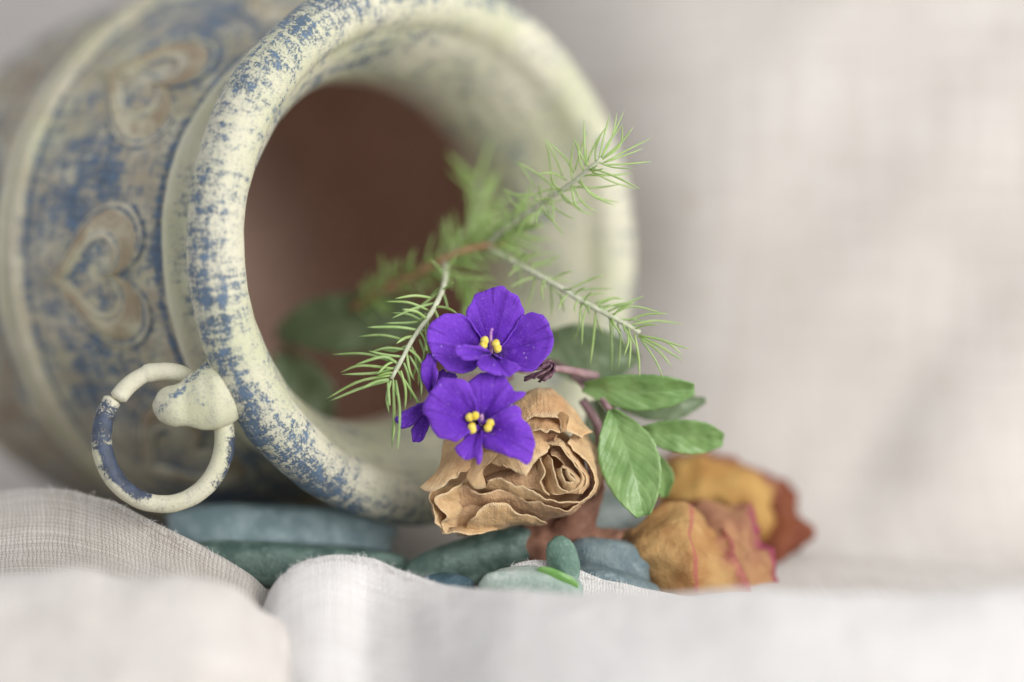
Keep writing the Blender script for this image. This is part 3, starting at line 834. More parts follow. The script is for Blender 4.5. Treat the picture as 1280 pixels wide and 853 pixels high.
petal('petal', vs, M_violet_d, [(543, 490, 14), (547, 475, 14), (552, 462, 16), (562, 466, 16), (572, 470, 18), (560, 480, 18), (550, 490, 16)], (543, 497, 14), 3, 2, 1.5, 4.5, nu=30)
V, F = tube(cr([pix(541, 498, 10), pix(550, 490, 40), pix(580, 475, 90), pix(620, 465, 120)], 14), 3.2, 8); mk('stalk', V, F, M_stalk, vs)

# --- withered bud right of the upper violet
wb = thing('withered_bud', 'small withered dark purple bud right of the upper violet', 'bud', (672, 472, 10))
for i, (ol, b) in enumerate([
    ([(655, 472, 6), (655, 476, 2), (663, 474, -2), (676, 468, -4), (688, 460, -2), (688, 452, 2), (678, 457, 2), (666, 464, 2)], (690, 458, 14)),
    ([(672, 478, 8), (682, 474, 2), (692, 466, 0), (693, 454, 4), (688, 451, 8), (684, 460, 6), (676, 470, 6)], (692, 460, 16)),
    ([(668, 458, 12), (676, 452, 10), (688, 450, 12), (694, 458, 14), (690, 470, 16), (678, 476, 14), (670, 470, 12)], (690, 460, 20))]):
    petal('sepal', wb, M_bud, ol, b, 3, 0, 1.0, i*2.0, nu=26, nv=10, thick=2.2)
V, F = tube(cr([pix(688, 461, 14), pix(705, 462, 45), pix(725, 466, 75), pix(745, 471, 100)], 14), np.linspace(4, 6.5, 14), 10); mk('stalk', V, F, M_stalk, wb)

# ------------------------------------------------------------------ dried tan rose
rose = thing('dried_rose', 'dried tan rose head with crinkled petals leaning on the jar rim', 'rose', (640, 668, 40))
def rpetal(curves, mat=None, nu=46, nv=18, wr=1.0, seed=0.0, thick=1.3, ragged=1.0):
    """curves from root to rim; the rim (last) is crinkled and ragged"""
    G = sheet(curves, nu, nv)
    N = normals(G)
    v = np.linspace(0, 1, nv)[:, None]; q = np.linspace(0, 1, nu)[None]
    V = G.reshape(-1, 3); Nf = N.reshape(-1, 3); vf = np.repeat(v[:, 0], nu)
    disp = nz(V, 0.05, seed)*3.2*wr + nz(V, 0.13, seed+3)*1.5*wr
    curl = nz(V*np.array([1, 1, 0.3]), 0.075, seed+7)*2.6*ragged*vf**4
    V = V + Nf*(disp + curl)[:, None]
    V[:, 1] += nz(V, 0.11, seed+11)*1.8*ragged*vf**5
    V[:, 0] += nz(V, 0.11, seed+17)*1.3*ragged*vf**5
    return mk('petal', V, gridf(nu, nv), mat or M_rose, rose, uv=guv(nu, nv), thick=thick)

# solid heart of the head behind the petals
nu, nv = 36, 20
th = np.linspace(0, 2*math.pi, nu, endpoint=False); ph = np.linspace(-math.pi/2, math.pi/2, nv)
T, Pp = np.meshgrid(th, ph)
L = np.stack([np.cos(Pp)*np.cos(T)*92, np.sin(Pp)*72, np.cos(Pp)*np.sin(T)*56], -1).reshape(-1, 3)
L[:, 1] -= L[:, 0]*0.05
mk('flower_heart', L + np.array(pix(644, 586, 90)), gridf(nu, nv, wu=True), M_rose_b, rose)

L2 = L*np.array([0.50, 0.46, 0.6]); L2[:, 1] += L2[:, 0]*0.1
mk('flower_heart', L2 + np.array(pix(584, 632, 66)), gridf(nu, nv, wu=True), M_rose_b, rose)
# L: domed petal along the top, curled edge in the middle
rpetal([[(640, 500, 60), (658, 492, 62), (679, 485, 64), (697, 491, 66), (711, 503, 66), (723, 520, 64), (741, 541, 58)],
        [(642, 508, 36), (660, 500, 34), (679, 496, 34), (696, 501, 36), (708, 512, 38), (719, 527, 38), (737, 542, 40)],
        [(648, 520, 24), (662, 512, 20), (679, 508, 20), (695, 511, 22), (705, 519, 26), (714, 532, 30), (730, 545, 32)],
        [(655, 530, 18), (664, 522, 14), (678, 520, 12), (694, 521, 12), (701, 526, 18), (706, 537, 24), (728, 548, 30)]], M_rose, seed=1.0)
# curled lip at the right end of that edge
rpetal([[(697, 521, 14), (700, 516, 8), (706, 515, 6), (711, 520, 10), (711, 527, 14)],
        [(700, 528, 16), (702, 526, 15), (705, 526, 14), (708, 528, 16), (709, 532, 18)],
        [(702, 541, 20), (703, 540, 20), (704, 540, 20), (705, 540, 20), (707, 540, 22)]], M_rose, nu=22, nv=12, wr=0.4, seed=2.0, ragged=0.3)
# N: second ruffle under it
rpetal([[(658, 522, 34), (668, 519, 36), (682, 519, 38), (700, 524, 38)],
        [(659, 530, 24), (669, 528, 22), (683, 528, 20), (700, 532, 26)],
        [(662, 541, 14), (668, 538, 10), (676, 537, 9), (684, 541, 8), (688, 538, 11), (700, 541, 18)]], M_rose, seed=3.0)
# small hollow fold below the ruffle
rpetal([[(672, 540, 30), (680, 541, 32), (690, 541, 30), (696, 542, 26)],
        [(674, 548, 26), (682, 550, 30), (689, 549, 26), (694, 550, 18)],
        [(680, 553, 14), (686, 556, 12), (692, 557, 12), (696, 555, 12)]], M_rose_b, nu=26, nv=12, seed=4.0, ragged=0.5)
# C: left upper petal with ragged rim (under the violet)
rpetal([[(600, 560, 50), (622, 530, 52), (648, 510, 52), (668, 520, 44), (676, 540, 36)],
        [(606, 575, 26), (628, 552, 24), (650, 536, 22), (668, 540, 20), (680, 550, 18)],
        [(622, 582, 12), (640, 568, 8), (656, 556, 6), (672, 552, 8), (686, 554, 10)],
        [(632, 583, 8), (645, 590, 3), (652, 594, 2), (657, 596, 0), (663, 588, 2), (673, 572, 4), (684, 566, 6), (688, 560, 8)]], M_rose, seed=5.0, ragged=1.4)
# veined lower left of C / interior slope toward the E rim
rpetal([[(604, 598, 32), (622, 592, 34), (640, 586, 30), (656, 580, 24), (668, 570, 20)],
        [(612, 602, 20), (628, 598, 20), (645, 597, 16), (660, 594, 12), (670, 585, 12)],
        [(622, 604, 18), (640, 607, 14), (655, 610, 10), (668, 612, 8), (684, 617, 6)],
        ], M_rose_b, seed=6.0, ragged=0.3)
# B: left wrap petal of the bud
rpetal([[(654, 606, 24), (658, 596, 24), (664, 586, 22), (670, 577, 20), (676, 572, 18)],
        [(664, 610, 12), (667, 600, 12), (670, 590, 12), (673, 580, 12), (676, 572, 12)],
        [(687, 619, 1), (681, 611, -2), (677, 604, -4), (680, 592, -5), (678, 582, -3), (674, 573, 0)]], M_rose, seed=7.0, ragged=0.6)
# A: next wrap
rpetal([[(686, 618, 14), (680, 608, 14), (680, 594, 14), (678, 582, 14), (684, 568, 14)],
        [(692, 617, 6), (686, 606, 6), (686, 594, 6), (684, 582, 6), (687, 570, 8)],
        [(710, 616, -3), (699, 609, -7), (694, 600, -8), (692, 590, -8), (692, 582, -5), (690, 574, 0)]], M_rose, seed=8.0, ragged=0.4)
# bud core: two folded lobes
rpetal([[(694, 586, 8), (693, 594, 8), (696, 603, 8), (702, 610, 8), (712, 614, 8)],
        [(699, 586, -2), (698, 594, -4), (701, 602, -5), (706, 608, -4), (714, 612, 0)],
        [(703, 585, -7), (703, 593, -9), (705, 600, -10), (709, 605, -9), (716, 609, -4)]], M_rose, nu=28, nv=12, wr=0.7, seed=9.0, ragged=0.6)
rpetal([[(704, 588, 6), (706, 598, 6), (711, 605, 6), (718, 609, 6)],
        [(706, 588, -8), (709, 596, -10), (713, 601, -10), (719, 604, -6)],
        [(710, 588, -12), (713, 594, -13), (717, 598, -12), (721, 601, -8)]], M_rose, nu=24, nv=10, wr=0.8, seed=10.0, ragged=0.8)
rpetal([[(702, 582, 8), (710, 584, 8), (718, 590, 8), (726, 600, 8), (722, 610, 8)],
        [(703, 583, -4), (711, 587, -6), (718, 593, -7), (724, 601, -6), (720, 609, 0)],
        [(702, 584, -9), (710, 588, -11), (716, 594, -12), (720, 600, -10), (717, 606, -6)]], M_rose, nu=28, nv=12, wr=0.6, seed=11.0, ragged=0.5)
rpetal([[(700, 612, 8), (710, 616, 8), (720, 612, 8)], [(704, 606, -6), (712, 609, -8), (719, 606, -4)], [(706, 602, -9), (712, 603, -11), (717, 602, -9)]], M_rose, nu=20, nv=10, wr=0.8, seed=12.0, ragged=0.6)
# inner brown hollow above the bud
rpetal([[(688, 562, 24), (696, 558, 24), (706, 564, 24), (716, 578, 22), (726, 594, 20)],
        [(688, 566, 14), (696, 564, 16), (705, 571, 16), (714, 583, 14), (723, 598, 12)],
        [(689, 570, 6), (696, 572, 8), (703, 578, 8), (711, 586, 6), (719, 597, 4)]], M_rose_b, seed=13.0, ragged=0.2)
# D: strip petal arching over the bud at the right
rpetal([[(684, 552, 30), (698, 550, 30), (712, 560, 30), (724, 578, 28), (736, 594, 24), (736, 606, 20), (726, 618, 16)],
        [(683, 554, 14), (698, 555, 10), (709, 566, 8), (719, 581, 6), (731, 595, 4), (731, 606, 4), (724, 617, 6)],
        [(681, 553, 10), (692, 556, 6), (700, 559, 2), (706, 567, 0), (716, 579, -3), (727, 592, -5), (728, 600, -5), (722, 610, -2), (708, 617, 0), (690, 617, 2)]], M_rose, seed=14.0, ragged=0.5)
# second bright rim beside it
rpetal([[(700, 552, 36), (714, 566, 34), (728, 582, 30), (738, 598, 26), (733, 612, 20)],
        [(701, 553, 16), (713, 567, 14), (726, 582, 10), (735, 597, 8), (730, 611, 8)],
        [(697, 554, 10), (708, 566, 6), (721, 581, 2), (732, 595, 0), (730, 606, 0), (722, 617, 2)]], M_rose, seed=15.0, ragged=0.5)
# E: outer petal enclosing the bud, rim from upper right round below to the far left
rpetal([[(718, 540, 74), (736, 560, 78), (747, 590, 78), (742, 612, 66), (722, 632, 54), (692, 640, 46), (664, 636, 42), (640, 628, 40), (612, 624, 42), (600, 622, 46)],
        [(714, 546, 40), (732, 566, 40), (746, 594, 38), (743, 614, 30), (724, 630, 22), (694, 633, 18), (667, 626, 16), (643, 617, 16), (618, 610, 20), (604, 612, 26)],
        [(711, 552, 16), (724, 568, 12), (740, 586, 10), (746, 603, 8), (742, 614, 4), (728, 625, 0), (719, 628, -2), (695, 626, -4), (673, 618, -2), (654, 608, 0), (643, 607, 2), (638, 602, 4), (627, 598, 6), (610, 600, 12)]], M_rose, nu=90, nv=20, seed=16.0, ragged=0.8)
# right silhouette, paler backs
rpetal([[(724, 530, 96), (744, 560, 100), (750, 600, 98), (742, 620, 90)],
        [(726, 545, 60), (741, 562, 58), (747, 598, 58), (743, 616, 54)],
        [(712, 556, 26), (728, 566, 30), (738, 588, 34), (742, 610, 36)]], M_rose, seed=17.0, nu=36, ragged=0.3)
# F: petal below E
rpetal([[(640, 650, 64), (664, 648, 60), (690, 648, 56), (712, 642, 52), (726, 632, 48)],
        [(638, 640, 36), (660, 640, 30), (688, 644, 26), (710, 640, 24), (724, 630, 26)],
        [(634, 626, 22), (648, 622, 16), (660, 627, 10), (674, 627, 6), (682, 633, 3), (696, 637, 1), (709, 638, 1), (716, 634, 4), (724, 627, 10)]], M_rose_b, seed=18.0, ragged=0.8)
# centre left slope, brown
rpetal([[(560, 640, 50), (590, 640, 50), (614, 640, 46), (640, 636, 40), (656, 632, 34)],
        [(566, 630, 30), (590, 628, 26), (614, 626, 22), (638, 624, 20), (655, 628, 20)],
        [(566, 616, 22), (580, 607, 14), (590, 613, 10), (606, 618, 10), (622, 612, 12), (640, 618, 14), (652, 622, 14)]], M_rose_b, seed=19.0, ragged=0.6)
# H: big lower petal with a wavy upper rim
rpetal([[(570, 668, 72), (592, 668, 66), (616, 664, 62), (640, 658, 60), (664, 657, 58), (684, 655, 56)],
        [(580, 664, 44), (597, 660, 36), (616, 655, 34), (640, 653, 36), (662, 653, 38), (682, 654, 40)],
        [(586, 652, 24), (592, 645, 14), (605, 634, 10), (615, 628, 10), (632, 630, 14), (643, 639, 18), (660, 644, 24), (682, 652, 32)]], M_rose, seed=20.0, ragged=0.8)
# lowest petal behind H, left bottom
rpetal([[(552, 650, 60), (580, 650, 62), (606, 648, 60), (624, 650, 58)],
        [(550, 660, 40), (576, 660, 38), (600, 662, 38), (622, 660, 44)],
        [(553, 668, 28), (566, 665, 24), (582, 668, 26), (602, 666, 34), (622, 663, 44)]], M_rose, seed=21.0, ragged=0.8)
# J: lower left fold with bright curled rim
rpetal([[(592, 616, 40), (584, 630, 40), (578, 645, 40), (572, 660, 40)],
        [(580, 614, 22), (568, 628, 20), (566, 644, 20), (562, 660, 26)],
        [(588, 598, 20), (573, 607, 10), (558, 615, 4), (545, 621, 2), (543, 628, 2), (549, 634, 6), (557, 640, 8), (560, 647, 8), (552, 655, 16), (556, 668, 24)]], M_rose, nu=60, seed=22.0, ragged=0.8)
# outer bottom left edge
rpetal([[(566, 606, 46), (560, 622, 46), (560, 640, 46), (566, 660, 46)],
        [(548, 612, 26), (546, 626, 24), (550, 640, 24), (556, 655, 28)],
        [(540, 613, 14), (537, 622, 12), (541, 636, 12), (546, 648, 12), (544, 654, 14), (550, 660, 22)]], M_rose, seed=23.0, nu=40, ragged=0.6)
# I: leftmost pale petal
rpetal([[(556, 545, 62), (576, 544, 58), (596, 552, 50), (606, 566, 40)],
        [(552, 568, 34), (568, 566, 26), (586, 570, 20), (600, 576, 18)],
        [(548, 588, 18), (560, 584, 8), (576, 584, 4), (592, 585, 6)],
        [(524, 609, 10), (533, 614, 2), (544, 614, -3), (556, 607, -4), (562, 600, -2), (572, 597, 0), (572, 591, 2), (580, 590, 4), (588, 588, 6)]], M_rose, seed=24.0, nu=50, ragged=0.5, wr=0.7)
# K: small folded strip below the lower violet
rpetal([[(594, 572, 18), (606, 566, 14), (622, 566, 14)],
        [(588, 584, 6), (600, 584, 0), (614, 577, 4)],
        [(583, 597, 0), (590, 604, -5), (598, 596, -5), (604, 588, 0)],
        [(586, 600, 4), (592, 610, 2), (600, 612, 4), (608, 610, 10)]], M_rose, nu=26, nv=18, seed=25.0, ragged=0.4, wr=0.7)

# ------------------------------------------------------------------ needle twig
twig = thing('needle_twig', 'light green needle-leaved twig with three tips reaching out of the jar', 'twig', (560, 345, 110))
woody = cr([pix(*p) for p in [(440, 385, 330), (480, 362, 290), (515, 345, 250), (552, 326, 210), (590, 310, 190), (632, 305, 185)]], 30)
V, F = tube(woody, np.linspace(6, 5, 30) + 0.8*np.sin(np.arange(30)*1.7), 10); mk('woody_stem', V, F, M_wood, twig)

def needle_mesh(b, m, tp, r=2.0, seg=5, n=9):
    P = cr([b, m, tp], n)
    R = r*np.array([0.75, 0.95, 1, 1, 1, 0.95, 0.85, 0.6, 0.15])[:n]
    return tube(P, R, seg)
def branch(stem, r0, r1, needles, z, off, dfun, mats, nr=1.9, extra=0):
    """z zoom factor and off = (x0, y0) of the traced crop; dfun(px, py) -> depth of the stem there"""
    S = cr([pix(*p) for p in stem], 34)
    V, F = tube(S, np.linspace(r0, r1, 34) + 0.35*np.sin(np.arange(34)*2.1), 10)
    br = mk('branch', V, F, M_stem, twig)
    rng = random.Random(int(off[0]))
    lens = [math.hypot(n_[4]-n_[0], n_[5]-n_[1])/z for n_ in needles]
    for _ in range(extra):                      # finer needles between the traced ones, all round the stem
        i = rng.randrange(6, 33)
        tg = S[i]-S[i-2]; tg /= np.linalg.norm(tg)
        v = np.array([rng.gauss(0, 1), rng.gauss(0, 1), rng.gauss(0, 1)]); v -= v.dot(tg)*tg; v /= np.linalg.norm(v)
        dr = tg*rng.uniform(0.25, 0.9) + v; dr /= np.linalg.norm(dr)
        L_ = rng.choice(lens)*rng.uniform(0.55, 0.95)
        V, F = needle_mesh(S[i], S[i]+dr*L_*0.5-tg*L_*0.05, S[i]+dr*L_+tg*L_*0.1, nr*rng.uniform(0.75, 1.0))
        mk('needle', V, F, mats[rng.randrange(2)], br)
    for (bx, by, mx, my, tx, ty) in needles:
        b, m, tpt = [(off[0]+x/z, off[1]+y/z) for x, y in ((bx, by), (mx, my), (tx, ty))]
        d0 = dfun(*b); sw = rng.uniform(-1, 1)
        ln = math.hypot(tpt[0]-b[0], tpt[1]-b[1])
        V, F = needle_mesh(np.array(pix(*b, d0)), np.array(pix(*m, d0 + sw*ln*0.18)), np.array(pix(*tpt, d0 + sw*ln*0.5)), nr*rng.uniform(0.85, 1.1))
        mk('needle', V, F, mats[0] if rng.random() < 0.6 else mats[1], br)
    return br
nl = [(560,50,480,40,380,55),(552,115,450,75,330,70),(515,165,450,135,362,127),(500,215,400,200,240,200),(430,265,320,240,195,247),(480,245,430,255,388,283),
      (440,315,340,305,248,330),(370,375,230,335,62,338),(375,410,200,395,105,430),(385,370,340,390,290,440),(360,445,200,475,35,562),(350,470,220,505,52,573),
      (370,460,375,600,365,810),(385,470,405,620,395,820),(360,470,340,560,352,640),(375,490,390,540,404,560),(410,420,435,520,432,620),(425,380,450,450,465,580),
      (480,320,490,400,465,458),(455,345,510,450,515,560),(395,420,480,550,563,705),(505,260,530,330,520,380),(345,480,350,560,355,600),(372,470,378,690,370,780),
      (420,350,330,340,245,320),(390,400,300,430,110,440),(400,390,330,350,180,390),(450,290,380,320,300,310),(540,130,500,170,330,180),(570,90,600,160,590,240),
      (350,465,290,475,205,515),(530,200,545,260,530,330),(440,330,455,420,480,470),(465,300,500,390,500,500)]
branch([(556, 330, 190), (556, 350, 105), (550, 370, 50), (536, 396, 12), (516, 424, 5), (502, 450, 2), (489, 474, 0)], 4.2, 2.6, nl, 4.06, (400, 360), lambda x, y: np.interp(y, [340, 350, 372, 400, 480], [150, 105, 46, 12, 0]), (M_needle, M_needle_p), 2.0, 14)
nr_ = [(770,540,870,560,1020,610),(770,540,880,600,985,665),(780,560,850,660,890,750),(780,555,870,620,930,695),(740,490,830,470,985,485),(720,470,800,440,910,435),
       (620,425,720,380,795,350),(560,385,640,360,700,365),(430,320,510,280,600,245),(240,195,320,180,400,150),(280,255,210,275,140,310),(630,460,640,600,640,710),
       (680,510,680,600,670,710),(725,520,730,600,722,705),(560,440,550,560,535,680),(490,380,480,500,450,575),(750,530,770,650,775,740),(390,340,400,380,410,430),
       (340,290,350,380,345,450),(270,250,250,340,225,420),(580,400,640,480,650,550),(765,545,850,580,960,650),(700,480,720,560,700,640),(150,160,200,260,190,330),
       (770,540,900,570,985,640),(520,400,500,460,495,590),(640,440,740,400,900,440)]
branch([(612, 312, 185), (628, 321, 150), (655, 335, 118), (690, 354, 88), (730, 378, 62), (768, 398, 46), (800, 416, 36)], 4.6, 3.0, nr_, 3.88, (600, 280), lambda x, y: np.interp(x, [612, 628, 655, 690, 730, 768, 800], [185, 150, 118, 88, 62, 46, 36]), (M_needle_p, M_needle), 1.4, 44)
nu_ = [(580,320,640,200,700,70),(575,310,600,200,630,85),(590,300,640,200,665,80),(600,300,690,220,745,150),(590,330,700,270,830,205),(600,325,700,290,790,255),
       (600,335,720,330,835,318),(540,350,640,385,775,450),(520,385,630,385,740,375),(545,370,650,420,760,452),(430,440,560,445,680,430),(470,410,570,490,680,520),
       (390,470,480,550,555,580),(480,400,540,480,660,535),(445,440,460,520,495,560),(440,420,500,520,570,565),(510,340,505,200,505,115),(520,320,565,220,630,130),
       (530,350,480,270,455,200),(460,360,490,260,520,170),(455,375,420,310,335,225),(400,390,370,310,320,205),(345,400,335,290,315,210),(420,410,350,375,270,380),
       (350,440,280,380,170,315),(350,450,250,480,145,475),(350,470,355,560,360,620),(320,520,350,600,410,680),(250,540,200,640,145,720),(270,450,220,370,180,320),
       (230,530,170,480,100,450),(155,590,110,545,50,540),(580,320,620,230,690,140),(590,310,680,240,690,140),(380,460,430,520,530,500),(560,330,560,260,590,180)]
branch([(610, 306, 190), (634, 284, 150), (660, 266, 112), (690, 246, 74), (716, 228, 44), (738, 210, 26), (752, 198, 18)], 4.4, 2.6, nu_, 3.88, (600, 120), lambda x, y: np.interp(x, [610, 634, 660, 690, 716, 738, 752], [190, 150, 112, 74, 44, 26, 18]), (M_needle_p, M_needle_p), 1.25, 34)

# blurred tufts of needles deeper in the jar mouth
rng = random.Random(3)
parts = []
def tuft(path, n, ln, spread=0.7):
    S = cr([pix(*p) for p in path], 40)
    for _ in range(n):
        i = rng.randrange(2, 38)
        tg = S[i+1]-S[i-1]; tg /= np.linalg.norm(tg)
        v = np.array([rng.gauss(0, 1), rng.gauss(0, 1), rng.gauss(0, 1)]); v -= v.dot(tg)*tg; v /= np.linalg.norm(v)
        dr = tg*rng.uniform(0.4, 1.1) + v*spread; dr /= np.linalg.norm(dr)
        L_ = ln*rng.uniform(0.7, 1.15)
        parts.append(needle_mesh(S[i], S[i]+dr*L_*0.5+tg*L_*0.03, S[i]+dr*L_+tg*L_*0.12, 1.9))
tuft([(540, 335, 250), (575, 300, 290), (600, 262, 320), (594, 215, 345)], 60, 54)
tuft([(440, 385, 330), (480, 362, 290), (515, 345, 255), (552, 326, 212)], 70, 46, 0.9)
tuft([(545, 328, 215), (590, 310, 192), (640, 292, 182), (665, 275, 175)], 90, 46, 1.0)
tuft([(556, 336, 190), (575, 350, 185), (590, 370, 185), (600, 400, 180)], 40, 44, 0.9)
V, F = join(parts)
o = mk('needles', V, F, M_needle_p, twig); o['kind'] = 'stuff'
V, F = tube(cr([pix(*p) for p in [(552, 326, 215), (575, 300, 290), (600, 262, 320), (595, 222, 340)]], 20), np.linspace(4, 2, 20), 8); mk('branch', V, F, M_stem, twig)

# ------------------------------------------------------------------ green leaves
def leaf(parent, mat, mid, halfw, seed, cup=6, n=36, m=19, serr=0.05, tilt=0.0, name='leaf', thick=1.8, teeth=9):
    """mid: midrib polyline of (px,py,d); halfw: list of half widths along it (units)"""
    M_ = cr([pix(*p) for p in mid], n)
    Wd = np.interp(np.linspace(0, 1, n), np.linspace(0, 1, len(halfw)), halfw)
    k = np.ones(5)/5; Wd[2:-2] = np.convolve(Wd, k, 'valid')
    T = np.gradient(M_, axis=0); T /= np.linalg.norm(T, axis=1, keepdims=True)
    fw = np.array([0, 0, 1.0])
    S = np.cross(T, fw); S /= np.linalg.norm(S, axis=1, keepdims=True)
    tl = math.radians(tilt); S = S*math.cos(tl) + fw*math.sin(tl)
    q = np.linspace(-1, 1, m)
    saw = 1 + serr*(((np.linspace(0, teeth, n)) % 1.0) - 0.5)
    G = M_[:, None] + S[:, None]*(Wd[:, None]*np.where(np.abs(q)[None] > 0.9, saw[:, None], 1.0)*q[None])[..., None]
    G = G + np.array([0, 0, 1.0])*(-cup*np.abs(q)[None]**1.5 + 0*Wd[:, None])[..., None]
    V = G.reshape(-1, 3)
    V = V + np.array([0, 0, 1.0])*(nz(V, 0.03, seed)*5 + nz(V, 0.09, seed)*1.6)[:, None]
    a, b = np.meshgrid(np.linspace(0, 1, m), np.linspace(0, 1, n))
    return mk(name, V, gridf(m, n), mat, parent, uv=np.stack([a.ravel(), b.ravel()], 1), thick=thick)

ls = thing('leafy_sprig', 'sprig of rounded green toothed leaves right of the dried tan rose', 'sprig', (760, 560, 90))
leaf(ls, M_leaf, [(728, 484, 88), (760, 488, 76), (800, 491, 68), (835, 490, 66), (868, 487, 68)], [6, 19, 25, 26, 21, 8], 1.0, 4, tilt=25)
leaf(ls, M_leaf, [(764, 512, 62), (776, 545, 52), (788, 580, 46), (797, 615, 42), (804, 645, 44)], [4, 24, 36, 39, 35, 26, 9], 2.0, 7)
leaf(ls, M_leaf, [(800, 538, 92), (826, 543, 88), (855, 546, 86), (882, 548, 88), (904, 550, 92)], [5, 17, 22, 24, 21, 9], 3.0, 5, tilt=20)
leaf(ls, M_leaf, [(806, 560, 110), (818, 580, 106), (828, 600, 106), (830, 622, 110)], [4, 14, 16, 4], 4.0, 4)
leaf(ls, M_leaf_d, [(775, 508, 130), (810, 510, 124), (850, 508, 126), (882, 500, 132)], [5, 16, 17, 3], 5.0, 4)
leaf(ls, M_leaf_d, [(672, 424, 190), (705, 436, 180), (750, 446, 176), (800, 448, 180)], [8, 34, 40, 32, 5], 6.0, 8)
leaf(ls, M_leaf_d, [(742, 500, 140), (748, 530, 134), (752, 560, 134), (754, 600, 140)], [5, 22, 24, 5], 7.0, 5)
for pth, r in (([(690, 452, 175), (720, 468, 130), (742, 486, 100), (762, 512, 66)], 4.2), ([(715, 470, 130), (725, 478, 100), (730, 484, 88)], 3.6),
               ([(748, 492, 96), (775, 520, 92), (802, 538, 92)], 3.6), ([(728, 500, 100), (746, 530, 104), (750, 560, 108), (735, 600, 120)], 6.0)):
    V, F = tube(cr([pix(*p) for p in pth], 16), r, 8); mk('stem', V, F, M_stalk, ls)

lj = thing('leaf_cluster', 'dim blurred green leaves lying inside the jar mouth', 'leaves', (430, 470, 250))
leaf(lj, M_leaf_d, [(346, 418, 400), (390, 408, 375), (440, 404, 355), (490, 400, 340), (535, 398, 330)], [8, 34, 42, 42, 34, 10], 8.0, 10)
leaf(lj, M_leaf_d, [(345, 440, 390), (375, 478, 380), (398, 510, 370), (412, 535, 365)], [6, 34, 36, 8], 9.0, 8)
V, F = tube(cr([pix(*p) for p in [(346, 420, 400), (380, 448, 390), (450, 462, 360), (540, 470, 290)]], 24), 5.0, 8); mk('stem', V, F, M_brown, lj)

# ------------------------------------------------------------------ dried orange bloom and brown leaf
df = thing('dried_bloom', 'curled dried orange rose bloom with magenta edges lying on the linen', 'dried flower', (880, 730, 140))
def opetal(curves, mat, seed, nu=50, nv=26, wr=1.0, thick=1.4):
    curves = [[(x, y, d + 0.55*max(0, d-90)) for x, y, d in c_] for c_ in curves]
    G = sheet(curves, nu, nv); N = normals(G)
    V = G.reshape(-1, 3); Nf = N.reshape(-1, 3); vf = np.repeat(np.linspace(0, 1, nv), nu)
    qf = np.tile(np.linspace(0, 1, nu), nv)
    V = V + Nf*(2.5*wr*np.sin(qf*11+seed*2 + vf*4)*vf*(0.4+0.6*np.sin(qf*5+seed)))[:, None]
    V = V + Nf*(nz(V, 0.020, seed)*12*wr + nz(V, 0.045, seed+2)*5*wr + np.abs(nz(V, 0.025, seed+9))*8*wr + nz(V, 0.10, seed+5)*6*vf**3)[:, None]
    return mk('petal', V, gridf(nu, nv), mat, df, uv=guv(nu, nv), thick=thick)
# front petal: from its charred root at the left to the pink tip at the right
opetal([[(764, 690, 104), (772, 704, 98), (786, 722, 98), (806, 750, 104)],
        [(786, 662, 96), (794, 686, 72), (806, 716, 70), (822, 756, 84)],
        [(826, 634, 104), (830, 668, 64), (836, 712, 56), (844, 758, 70)],
        [(858, 632, 104), (863, 666, 54), (866, 710, 42), (868, 760, 56)],
        [(878, 644, 112), (884, 678, 74), (890, 716, 60), (893, 760, 66)],
        [(894, 662, 120), (902, 690, 94), (912, 722, 78), (915, 762, 78)],
        [(900, 660, 112), (914, 686, 92), (930, 716, 78), (938, 734, 72), (936, 764, 76)]], M_or1, 1.0, wr=0.9)
# middle petal, magenta rim at the right
opetal([[(846, 650, 130), (862, 668, 126), (884, 700, 122), (905, 730, 120), (915, 756, 120)],
        [(862, 636, 138), (886, 652, 122), (912, 690, 110), (930, 724, 106), (938, 756, 106)],
        [(890, 628, 150), (916, 642, 128), (936, 680, 114), (950, 716, 110), (956, 752, 112)],
        [(926, 630, 162), (942, 640, 150), (950, 662, 140), (954, 678, 132), (966, 690, 126), (972, 712, 122), (980, 748, 124)]], M_or2, 2.0)
# back golden petal
opetal([[(826, 640, 200), (850, 650, 196), (890, 650, 194), (930, 660, 196), (960, 700, 200)],
        [(824, 615, 206), (850, 618, 190), (890, 615, 184), (935, 628, 188), (968, 680, 200)],
        [(826, 592, 220), (850, 590, 206), (890, 586, 200), (940, 602, 206), (980, 664, 214)],
        [(832, 572, 240), (856, 566, 232), (896, 567, 230), (946, 584, 236), (990, 640, 240)]], M_or3, 3.0)
# dark curled right end
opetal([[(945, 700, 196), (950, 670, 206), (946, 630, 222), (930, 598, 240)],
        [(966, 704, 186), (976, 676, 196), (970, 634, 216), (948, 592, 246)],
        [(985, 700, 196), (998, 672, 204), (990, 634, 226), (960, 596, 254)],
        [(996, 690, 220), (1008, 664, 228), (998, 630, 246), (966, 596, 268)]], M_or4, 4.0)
# rosy back edge
opetal([[(806, 640, 206), (820, 610, 210), (850, 585, 246), (890, 574, 250)],
        [(812, 620, 256), (826, 590, 262), (852, 572, 266), (892, 566, 268)],
        [(822, 600, 280), (836, 572, 284), (860, 562, 286), (894, 560, 286)]], M_or2, 5.0)
# dark sheet painting the shade in the hollow between the petals
opetal([[(810, 690, 160), (840, 680, 156), (880, 690, 150), (930, 740, 150)], [(816, 660, 166), (846, 650, 164), (890, 650, 164), (950, 700, 164)], [(820, 630, 176), (850, 625, 176), (900, 628, 178), (960, 680, 184)]], M_or4, 6.0)

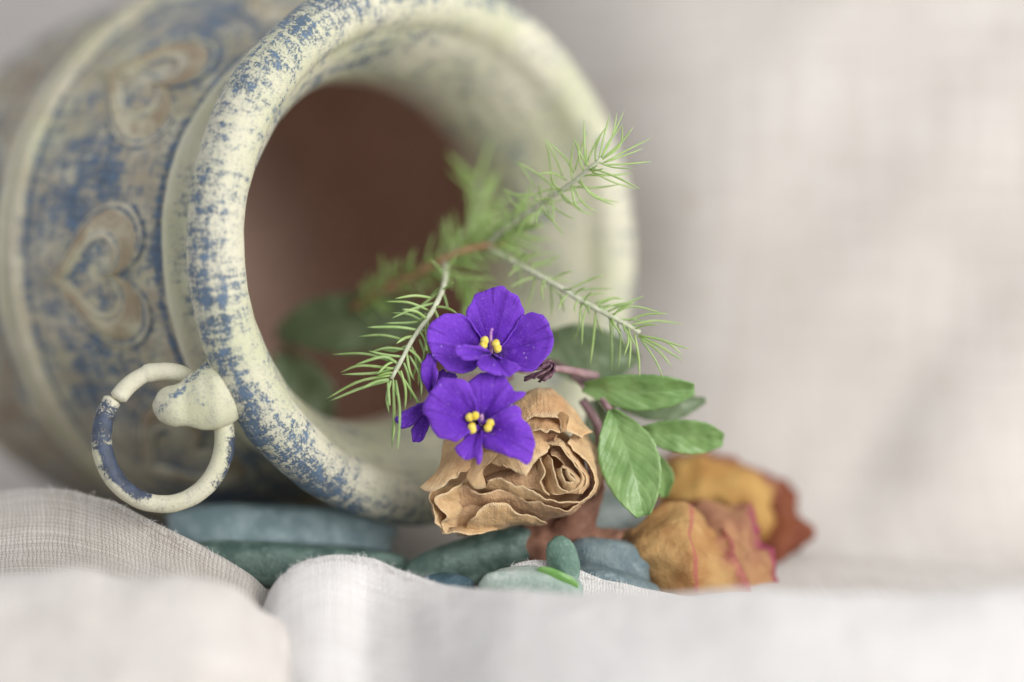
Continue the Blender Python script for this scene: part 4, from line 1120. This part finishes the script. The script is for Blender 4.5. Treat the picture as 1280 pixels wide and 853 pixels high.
bl = thing('dried_leaf', 'shrivelled reddish-brown dried leaf underneath the tan rose', 'dried leaf', (705, 690, 100))
def bleaf(curves, seed):
    G = sheet(curves, 36, 20); N = normals(G); V = G.reshape(-1, 3)
    V = V + N.reshape(-1, 3)*(nz(V, 0.025, seed)*9 + nz(V, 0.07, seed+2)*4)[:, None]
    mk('blade', V, gridf(36, 20), M_brown, bl, uv=guv(36, 20), thick=2.4)
bleaf([[(650, 640, 130), (690, 630, 130), (730, 600, 126), (752, 590, 124)], [(648, 668, 104), (690, 655, 96), (732, 626, 90), (756, 610, 100)], [(655, 690, 96), (694, 680, 84), (730, 656, 82), (752, 634, 96)], [(664, 712, 110), (696, 704, 100), (722, 684, 98), (740, 660, 110)]], 1.0)
bleaf([[(720, 655, 120), (745, 660, 118), (770, 662, 112), (790, 660, 110)], [(730, 672, 104), (750, 672, 100), (772, 672, 98), (792, 672, 100)], [(742, 684, 112), (756, 682, 106), (776, 680, 104), (794, 682, 108)]], 2.0)

# ------------------------------------------------------------------ lint standing on the cloth crests
rng = random.Random(21)
def lint(cloth_name, pts, n, seed):
    """short fibres along a crest line of (px, py, d)"""
    S = cr([pix(*p) for p in pts], 200); pr = []
    for _ in range(n):
        p = S[rng.randrange(200)] + np.array([rng.uniform(-2, 2), rng.uniform(-3, 0), rng.uniform(-14, 4)])
        L_ = rng.uniform(4, 13)
        v = np.array([rng.gauss(0, 0.7), rng.uniform(0.3, 1.0), rng.gauss(0, 0.5)]); v /= np.linalg.norm(v)
        k = np.array([rng.gauss(0, 1), rng.gauss(0, 1), rng.gauss(0, 1)])*L_*0.25
        pr.append(tube(cr([p, p+v*L_*0.5+k, p+v*L_], 5), [0.35, 0.33, 0.3, 0.25, 0.15], 3))
    V, F = join(pr)
    o = mk('fibres', V, F, M_linen_w, bpy.data.objects[cloth_name]); o['kind'] = 'stuff'
lint('linen_cloth.002', [(352, 726, -44), (385, 706, -34), (425, 699, -29), (462, 703, -32), (500, 718, -44), (540, 731, -74)], 260, 1)
lint('linen_cloth', [(60, 614, 106), (130, 628, 66), (190, 657, 41), (260, 692, 21), (310, 724, 6)], 130, 2)
lint('linen_cloth.003', [(640, 711, 22), (675, 705, 24), (715, 715, 20), (755, 728, 12), (800, 740, 2)], 90, 3)
